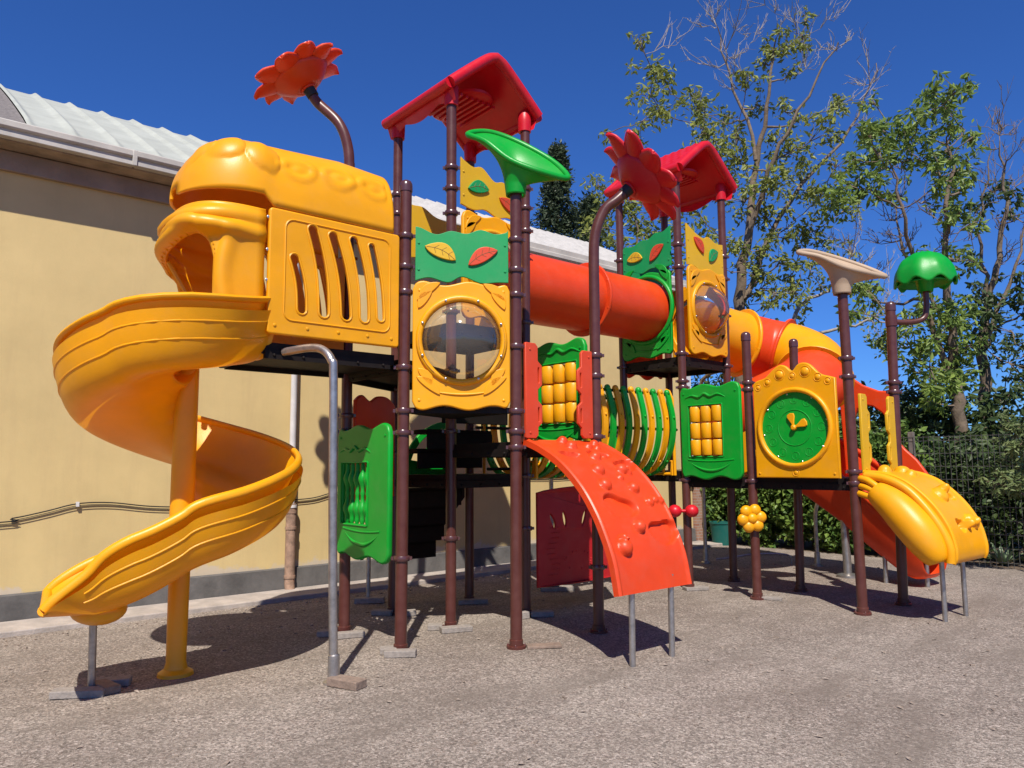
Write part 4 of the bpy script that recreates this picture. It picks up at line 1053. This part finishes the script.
# corner
m=M(); m.box((BX1-.10,-.02,2.9),(.22,.06,3.6)); bl(m,'corner_strip',WHITE,smooth=0,bevel=.006)
m=M(); m.box((BX1+.18,.10,.75),(.30,.34,1.5)); bl(m,'brick_pier',BRICK,smooth=0)

# ---- leaf clouds and trees
def leaf_faces(m,centers,rads,counts,L,W,droop=.4,flat=1.0):
    # each spray of leaves keeps near its twig
    for c,rd,n in zip(centers,rads,counts):
        n=int(n)
        if n<=0: continue
        p=rng.normal(0,1,(n,3)); p/=np.linalg.norm(p,axis=1)[:,None]; p*=(rng.random((n,1))**.45)*rd; p[:,2]*=flat
        a=rng.random(n)*2*PI; el=-droop+rng.normal(0,.5,n); sz=.6+.7*rng.random(n); rl=rng.random(n)*PI
        for i in range(n):
            o=Vector(c)+Vector(p[i]); d=V(math.cos(a[i])*math.cos(el[i]),math.sin(a[i])*math.cos(el[i]),math.sin(el[i]))
            s=d.cross(V(0,0,1)); s=s.normalized() if s.length>.01 else V(1,0,0); s=(s*math.cos(rl[i])+d.cross(s)*math.sin(rl[i]))
            l=L*sz[i]; w=W*sz[i]; q=len(m.v); nn=d.cross(s)*w*.25
            m.v+= [o,o+d*l*.5+s*w*.5+nn,o+d*l,o+d*l*.5-s*w*.5+nn]; m.f.append([q,q+1,q+2,q+3]); m.m.append(0)
def tree(name,label,cat,trunk,clusters,twigs,lm,L=.13,W=.055,tw=.16,base=None,droop=.5,dens=1.0,bark=BARK,twmat=None,limbs=(),group=None,extra=5):
    trunk=[Vector(p) for p in trunk]; base=trunk[0]
    r=empty(name,base); prop(r,label,cat,group)
    tp=[p+Vector(rng.normal(0,1,3))*.03*(i>3) for i,p in enumerate(spl([p-base for p in trunk],6))]; n=len(tp); m=M(); m.tube(tp,[tw*(1-.93*(i/(n-1))**.8) for i in range(n)],10)
    nodes=[(p,tw*(1-.93*(i/(n-1))**.8)) for i,p in enumerate(tp)][n//3:]
    def grow(c,r1,jit=.10):
        best=min(nodes,key=lambda q:(c-q[0]).length+(1.5*max(0,q[0].z-c.z+.2)))
        a,ra=best; d=c-a; k=5; pts=[a]; 
        for i in range(1,k+1):
            t=i/k; p=a.lerp(c,t)+V(0,0,-.12*d.length*math.sin(PI*t))*.6+Vector(rng.normal(0,1,3)*jit*d.length*.35*(t<1)); pts.append(p)
        r0=min(ra*.7,.016*d.length+r1*1.6); m.tube(pts,[r0+(r1-r0)*i/k for i in range(k+1)],6)
        for i in range(1,k+1): nodes.append((pts[i],r0+(r1-r0)*i/k))
        return pts
    for lb in limbs:
        lp=[p+Vector(rng.normal(0,1,3))*.035 for p in spl([Vector(p)-base for p in lb[0]],5)]; N=len(lp); m.tube(lp,[lb[1]+(lb[2]-lb[1])*i/(N-1) for i in range(N)],8); nodes+= [(p,lb[1]+(lb[2]-lb[1])*i/(N-1)) for i,p in enumerate(lp)]
    cl=sorted([(Vector(c)-base,rd,k) for c,rd,k in clusters],key=lambda q:min((q[0]-x[0]).length for x in nodes))
    cs=[];rs=[];ks=[]
    for c,rd,k in cl:
        pts=grow(c,.012)
        for _ in range(extra):
            e=c+Vector(rng.normal(0,1,3))*rd*.6; m.tube([pts[-2],c.lerp(e,.4),e],[.010,.007,.003],4)
            cs.append(e); rs.append(rd*.42); ks.append(k*dens/extra*.75)
        cs.append(c); rs.append(rd); ks.append(k*dens*.25)
    if twigs:
        m.cm=1; m2=m
        for c in twigs:
            pts=grow(Vector(c)-base,.004,.12); d=(pts[-1]-pts[0])
            for q in range(7):
                a=pts[int(rng.integers(1,6))]; dl=min(1.6,max(.5,d.length)); e=a+(d.normalized()*.6+Vector(rng.normal(0,.38,3))+V(0,0,.45))*dl*rng.uniform(.25,.75)
                mid=a.lerp(e,.5)+Vector(rng.normal(0,.05,3)); m2.tube([a,mid,e],[.009,.006,.003],4)
                for _ in range(2):
                    g=mid.lerp(e,rng.random()); m2.tube([g,g+(d.normalized()*.5+V(0,0,.4)+Vector(rng.normal(0,.4,3)))*dl*.22],[.006,.003],4)
    m.build('trunk',[bark,twmat or BARKG],r,smooth=60)
    c=M(); leaf_faces(c,cs,rs,ks,L,W,droop)
    c.build('crown',lm,r,smooth=0)
    return r
def cl(lst,depth,dj=1.2):
    out=[]
    for px,py,pr,k in lst:
        d=depth+rng.uniform(-dj,dj); out.append((far(px,py,d),pr*d/F*1.0,k))
    return out
def gnd(px,depth): p=far(px,560,depth); p.z=0; return p
# big sparse tree right of centre
D=17.5
DN=.8
c1=[(637,38,10,60),(655,68,18,150),(648,92,16,140),(665,82,14,100),(640,122,14,110),(662,112,18,160),(690,105,20,220),(702,128,22,240),(722,122,18,180),(716,145,16,170),(735,135,14,100),
 (808,18,7,50),(790,45,14,160),(800,36,10,110),(772,50,13,160),(762,62,8,70),(750,78,12,110),(790,75,8,60),(840,103,12,120),(760,105,14,120),(785,112,12,80),(800,118,10,60),(815,135,22,220),(790,150,16,150),
 (745,165,20,260),(770,180,20,260),(800,175,22,260),(822,192,18,220),(740,200,22,260),(765,215,18,220),(790,225,16,140),(812,232,18,170),(700,165,14,120),(730,240,16,170),(745,265,16,170),(765,285,18,170),(780,262,14,120),(800,290,16,110),(720,190,12,120),(838,160,14,110),(850,205,12,80),(775,140,12,100),(700,150,16,160),(830,250,10,60),(760,250,14,120),(590,232,10,50),(604,132,6,40),(598,185,12,90),(615,190,10,70),(690,210,14,110),(712,262,14,110),(744,305,14,120)]
tw1=[far(x,y,D+rng.uniform(-1,1)) for x,y in ((681,35),(708,5),(718,12),(735,18),(745,35),(700,25),(712,45),(765,5),(775,8),(798,3),(785,15),(826,20),(843,12),(835,50),(815,65),(868,62),(880,75),(855,85),(870,95),(690,60),(720,85),(698,95),(830,110),(745,50),(760,30),(735,60),(848,40),(865,120),(820,45),(805,60))]
tree('walnut_tree','tall sparse tree with bare pale top twigs rising behind the smaller red roof','tree',
 [gnd(742,D),far(742,420,D),far(740,300,D),far(748,230,D),far(757,160,D+.2),far(768,95,D),far(775,40,D)],cl(c1,D),tw1,LF1,L=.16,W=.065,tw=.20,dens=.85,
 limbs=[([far(745,255,D),far(770,170,D-.5),far(800,110,D-.8),far(838,40,D-1)],.07,.012),([far(757,160,D),far(735,90,D+.5),far(716,30,D+.6)],.05,.012),([far(742,300,D),far(790,200,D+.6),far(850,130,D+1),far(878,62,D+1.2)],.07,.01)])
# bright leaved tree on the right
D=14.0
c2=[(870,100,10,60),(875,150,6,30),(935,95,10,90),(958,90,12,120),(968,86,8,80),(930,105,14,160),(945,108,12,120),(920,118,14,150),(880,128,16,240),(868,135,14,200),(895,130,16,220),(905,142,14,150),(880,148,14,180),(930,138,10,90),(950,125,10,90),(965,130,14,110),(945,150,14,160),(975,135,8,60),(900,160,12,120),(885,165,10,90),(853,160,12,120),(920,160,10,60),(940,165,12,140),(955,172,14,160),(968,162,10,90),(950,182,14,190),(938,185,10,110),(962,190,10,70),(850,185,16,170),(835,195,16,170),(870,190,14,150),(885,195,10,80),(835,208,12,110),(900,200,10,60),(948,205,14,150),(960,212,12,100),
 (950,222,8,60),(975,222,10,60),(935,250,18,110),(960,258,14,90),(860,290,16,190),(872,300,14,120),(850,312,10,90),(910,320,16,190),(930,305,14,140),(945,315,16,200),(960,325,18,260),(935,335,18,260),(915,345,16,200),(950,350,18,260),(970,345,14,160),(895,355,14,110),(930,365,20,280),(955,370,18,260),(945,390,16,220),(915,372,12,110),(930,402,10,120),(960,398,12,110),(880,340,12,80)]
tw2=[far(x,y,D+rng.uniform(-.8,1.5)) for x,y in ((900,170),(880,215),(905,215),(925,200),(890,235),(870,240),(915,235),(930,215),(900,250),(860,262),(945,240),(880,262),(970,235),(840,240),(905,190))]
tree('ash_tree','bright green leafy tree behind the wire fence at the right, crown above the green mushroom','tree',
 [gnd(962,D),far(960,470,D),far(957,400,D),far(950,330,D),far(945,260,D),far(950,180,D),far(952,120,D)],cl(c2,D,1.0),tw2,LF2,L=.155,W=.06,tw=.17,dens=.75,
 limbs=[([far(957,390,D),far(925,300,D),far(905,220,D-.4),far(890,160,D-.5)],.07,.012),([far(950,330,D),far(905,250,D+.5),far(895,205,D+.8)],.04,.01)],twmat=BARK)
# darker tree, rightmost
D=16
c3=[(995,190,12,60),(985,205,10,60),(1012,190,10,50),(1010,215,12,60),(970,255,10,60),(985,290,14,70),(1005,300,20,110),(985,320,18,130),(1010,330,22,150),(1030,310,20,110),(1030,350,22,140),(990,345,18,130),(1012,365,20,120),(1035,390,22,130),(1000,400,14,90),(975,300,14,90),(1020,275,12,60),(1018,425,18,130)]
tw3=[far(x,y,D+rng.uniform(-.8,.8)) for x,y in ((992,120),(1000,130),(985,145),(1015,130),(1022,140),(1030,165),(1005,160),(980,175),(1018,185),(1035,200),(975,215),(1000,230),(1020,240),(1035,250),(1008,260),(1000,100))]
tree('bare_topped_tree','dark tree with bare upper branches at the right edge','tree',
 [gnd(1000,D),far(985,400,D),far(984,330,D),far(995,270,D),far(1005,200,D),far(1000,140,D)],cl(c3,D,1.0),tw3,LFD,L=.16,W=.075,tw=.16,
 limbs=[([far(985,340,D),far(1010,280,D),far(1028,215,D)],.06,.012),([far(988,300,D),far(982,230,D),far(990,150,D)],.05,.008)],twmat=BARK)
# leaning tree with forked limbs between the tower and the beige trumpet
D=19
c4=[(790,275,12,80),(810,268,12,90),(798,300,14,90),(775,290,12,60),(820,285,10,50),(800,245,10,60),(850,250,12,60),(870,320,12,60),(880,345,12,60),(755,330,16,100),(800,325,12,60)]
tree('leaning_tree','thin forked tree with pale leaning limbs left of the beige trumpet','tree',
 [gnd(770,D),far(775,420,D),far(790,340,D),far(800,305,D),far(830,290,D),far(848,262,D),far(860,235,D)],cl(c4,D,1.0),[far(x,y,D) for x,y in ((845,240),(870,260),(885,300),(860,215),(875,330),(830,240),(905,330),(900,300),(890,270))],LF1,L=.15,W=.07,tw=.10,bark=BARKG,
 limbs=[([far(792,335,D),far(840,330,D),far(880,320,D),far(910,345,D)],.05,.01)])
# conifer behind the building
def conifer(name,label,px,pyt,pyb,wid,D,lm,cat='tree',k=1.0,L=.16):
    base=gnd(px,D); r=empty(name,base); prop(r,label,cat)
    top=far(px,pyt,D)-base; H=top.z; m=M(); m.tube([V(0,0,0),V(top.x*.5,top.y*.5,H*.5),V(top.x,top.y,H)],[.22,.12,.02],10); m.build('trunk',BARK,r)
    cs=[];rs=[];ks=[]; wm=wid*D/F
    for i in range(int(230*k)):
        t=rng.random()**.8; z=H*(.30+.70*t) ; rr=wm*min(1,(1-t)*1.9)**.9*(1 if t<.8 else .7)*(.35+.65*rng.random()); a=rng.random()*2*PI
        rr*=1+.35*math.sin(a*3+z*2)
        cs.append(V(top.x*t+rr*math.cos(a),top.y*t+rr*math.sin(a),z)); rs.append(.30+.28*(1-t)); ks.append(70)
    cs.append(V(top.x,top.y,H-.1));rs.append(.15);ks.append(60)
    c=M(); leaf_faces(c,cs,rs,ks,L,.07,-.2,1.2); c.build('crown',lm,r,smooth=0); return r
conifer('cypress_tree','dark cypress with a thin leaning tip rising over the hall roof',558,150,300,44,26,LFC,k=1.3,L=.17)
conifer('cypress_tree','low dark bushy conifer just right of the taller cypress behind the hall roof',590,200,300,34,25,LFC,k=.9,L=.22)
# mid green trees behind the hall end
def bushy(name,label,cl_,D,lm,tw=.15,L=.17,W=.08,cat='tree',px=None,dj=.8,group=None):
    pass
    xs=sum(c[0] for c in cl_)/len(cl_); yb=max(c[1] for c in cl_)
    return tree(name,label,cat,dens=.72,trunk=[gnd(px or xs,D),far(px or xs,(yb+560)/2,D),far(px or xs,yb-10,D),far(xs,min(c[1] for c in cl_)+8,D)],clusters=cl(cl_,D,dj),twigs=[],lm=lm,L=L,W=W,tw=tw,group=group)
bushy('broadleaf_tree','green tree between the hall roof and the far tower',[(600,225,16,180),(615,205,14,140),(630,215,18,240),(650,230,20,240),(640,250,20,240),(618,245,18,220),(600,262,18,200),(670,250,18,200),(690,240,18,190),(660,205,12,100),(580,275,16,160),(625,275,20,220),(655,275,20,220),(690,275,20,180)],22,LF1,L=.2,W=.09)
bushy('broadleaf_tree','dark low tree seen under the yellow tube above the hedge',[(700,385,18,200),(720,375,18,200),(715,405,20,240),(740,395,18,180),(700,430,22,260),(730,430,22,260),(755,440,20,240),(700,460,20,220),(775,425,16,160),(795,445,18,200),(690,360,12,100),(735,460,20,200)],18,LFD,px=712)
bushy('broadleaf_tree','dark tree behind the gap between the clock panel and the yellow climber barriers',[(860,420,18,260),(880,430,18,260),(870,400,12,120),(900,410,16,200),(850,445,20,240),(885,455,20,240),(905,440,18,240),(915,420,14,160),(920,400,10,80),(860,465,20,220),(905,470,20,220),(930,455,18,200),(930,430,14,140),(895,385,10,60)],15,LFD)
bushy('broadleaf_tree','dark tree behind the wire fence and the bright green tree',[(955,432,14,160),(972,440,14,160),(992,425,16,200),(940,450,14,160),(965,450,20,260),(985,455,20,260),(1010,445,20,240),(950,480,20,240),(975,490,20,240),(1000,480,20,240),(940,500,18,200),(965,520,18,200),(1015,500,20,200),(1005,400,16,160)],14.5,LFD)
bushy('pine_bush','pale olive bush leaning over the fence at the right edge',[(1012,425,10,220),(1020,445,12,260),(1008,440,8,160),(1022,465,12,240),(1006,478,9,200),(994,482,8,160),(1014,488,10,220),(1032,430,14,260),(1032,480,14,260)],10.6,LFP,L=.09,W=.035,tw=.03,cat='bush',dj=.25,px=1034)
# background mass of distant foliage
def foliage(name,label,cat,box,n,lm,L,W,kind=None,inner=True,fl=1,k=40,rd=.30):
    x0,y0,z0,x1,y1,z1=box; r=empty(name,((x0+x1)/2,(y0+y1)/2,0)); prop(r,label,cat,kind=kind); off=V(-(x0+x1)/2,-(y0+y1)/2,0)
    cs=[];rs=[];ks=[]
    for i in range(n):
        x=rng.uniform(x0,x1);y=rng.uniform(y0,y1); z=z0+(z1-z0)*rng.random()**.8*(1+.16*noise.noise(V(x*1.3,y*1.3,3)));
        if rng.random()<.7: x=x0+abs(rng.normal(0,.22))
        cs.append(V(x,y,z)+off); rs.append(rd*rng.uniform(.6,1.2)); ks.append(k)
    c=M(); leaf_faces(c,cs,rs,ks,L,W,.3)
    c.build('foliage',lm,r,smooth=0)
    m=M()
    for i in range(14):
        x=rng.uniform(x0+.3,x1);y=y0+(y1-y0)*(i+.5)/14; a=V(x,y,0)+off; m.tube([a,a+V(rng.normal(0,.1),rng.normal(0,.15),(z1-z0)*.7)],[.03,.012],6)
    m.build('stem',BARK,r)
    return r
foliage('hedge','glossy green leafy hedge along the back behind the far tower','hedge',(8.6,-.9,.15,9.7,3.7,2.05),560,LFH,.12,.075,k=62,rd=.26)
# darker undergrowth behind hedge and fence
foliage('undergrowth','dark tangled undergrowth behind the wire fence','undergrowth',(9.3,-9,.1,12,-.9,1.7),700,LFD,.13,.06,kind='stuff',k=45,rd=.5)
foliage('distant_shrubs','distant dark shrubbery closing the view behind the hedge','shrubbery',(11.5,-6,.2,14,7,2.7),520,LFD,.18,.09,kind='stuff',k=40,rd=.7)
# ---- fence
FE=empty('wire_fence',(8.35,-1,0)); prop(FE,'dark welded wire mesh fence on weathered posts at the right','fence')
m=M()
for i in range(115): y=.1-i*.075; m.box((0,y,1.0),(.006,.006,1.96))
for z in (.1,.3,.5,.7,.9,1.1,1.3,1.5,1.7,1.9,1.96): m.box((.008,-4.2,z),(.007,8.7,.008))
m.build('wire_mesh',WIRE,FE,smooth=0)
for y in (.0,-1.95,-3.9,-5.9): m=M(); m.box((.05,y,1.02),(.08,.08,2.06)); m.build('fence_post',FPOST,FE,smooth=0,bevel=.006)
# ---- spiky plants at the fence foot
def spiky(x,y,s,label,n=22):
    m=M()
    for i in range(n):
        a=2*PI*i/n*2.4; e=.5+.9*rng.random(); d=V(math.cos(a),math.sin(a),0); l=s*rng.uniform(.6,1.1); w=.035
        pts=[d*l*t*math.cos(e*(1+.4*t)*.8)+V(0,0,l*t*math.sin(e)*(1-.35*t*t)) for t in (0,.33,.66,1)]; sd_=V(-d.y,d.x,0)
        vs=[]; 
        for j,p in enumerate(pts): q=w*(1,1,.7,.05)[j]; vs+=[p-sd_*q,p+V(0,0,-.008),p+sd_*q]
        fs=[]
        for j in range(3): fs+=[(3*j,3*j+1,3*j+4,3*j+3),(3*j+1,3*j+2,3*j+5,3*j+4)]
        m.add(vs,fs)
    o=m.build('agave_plant',mat('agave_leaf',(.16,.22,.12),.5,var=.3,vscale=5),smooth=50); o.location=(x,y,0); prop(o,label,'plant'); return o
p=far(1003,560,11.5); spiky(p.x,p.y,.55,'spiky pale green plant at the foot of the fence near the right edge')
p=far(880,548,14.2); spiky(p.x,p.y,.35,'small spiky plant low at the hedge foot behind the red chute',14)
# white bag / hose coil near hedge
m=M()
for k in range(3): m.tube([V(.14*math.cos(2*PI*i/18),.05*k-.05,.15+.12*math.sin(2*PI*i/18)) for i in range(18)],.018,6,closed=True)
o=m.build('hose_coil',WHITE); p=far(917,553,14.0); o.location=(p.x,p.y,0); prop(o,'pale coiled hose lying by the hedge behind the red chute','hose')
# ---- green bin
m=M(); m.rev([(.19,0),(.235,.40),(.25,.41),(.25,.44),(.22,.44),(.2,.1)],28); o=m.build('plant_tub',TEAL); p=far(722,543,15.0); o.location=(8.40,2.60,0); prop(o,'teal green plastic tub in front of the hedge near the hall corner','tub')
# ---- steel ring toy frame lying on the ground behind
m=M(); m.tube(spl([V(0,.0,.10),V(.4,.05,.15),V(.9,.0,.14),V(.95,.0,0)],6),.014,8); m.tube([V(-.02,0,.10),V(-.25,-.1,.09)],.014,8); m.tube([V(0,0,0),V(0,0,.10)],.014,8)
o=m.build('ground_rail',ST); p=far(712,562,13.1); o.location=(6.0,.85,0); o.rotation_euler=(0,0,R(HEAD-90)); prop(o,'low thin steel rail standing behind the post with the flower knob','rail')
# ---- small litter
m=M()
for i in range(900):
    u=rng.random(); x=rng.uniform(-6,8.2); y=rng.uniform(-6,2.3)
    if rng.random()<.45: y=2.42-abs(rng.normal(0,.25)); x=rng.uniform(-4,8)
    s=.006+.012*rng.random()**2; a=rng.random()*PI
    m.box((x,y,s*.35),(s*2,s*1.2,s*.7),rz=a)
for i in range(420):
    x=rng.uniform(-5,8.2); y=rng.uniform(-5.5,2.3); a=rng.random()*PI; l=.012+.018*rng.random(); d=V(math.cos(a),math.sin(a),rng.uniform(0,.3)); sdv=V(-math.sin(a),math.cos(a),.2)
    o_=V(x,y,.006); m.add([o_-d*l,o_+sdv*l*.45,o_+d*l,o_-sdv*l*.45+V(0,0,.01)],[(0,1,2,3)])
prop(m.build('ground_litter',mat('dry_litter',(.14,.10,.07),.9,var=.5,vscale=40,col2=(.36,.30,.25)),smooth=0),'scattered small stones and dry bits over the play surface','litter',kind='stuff')
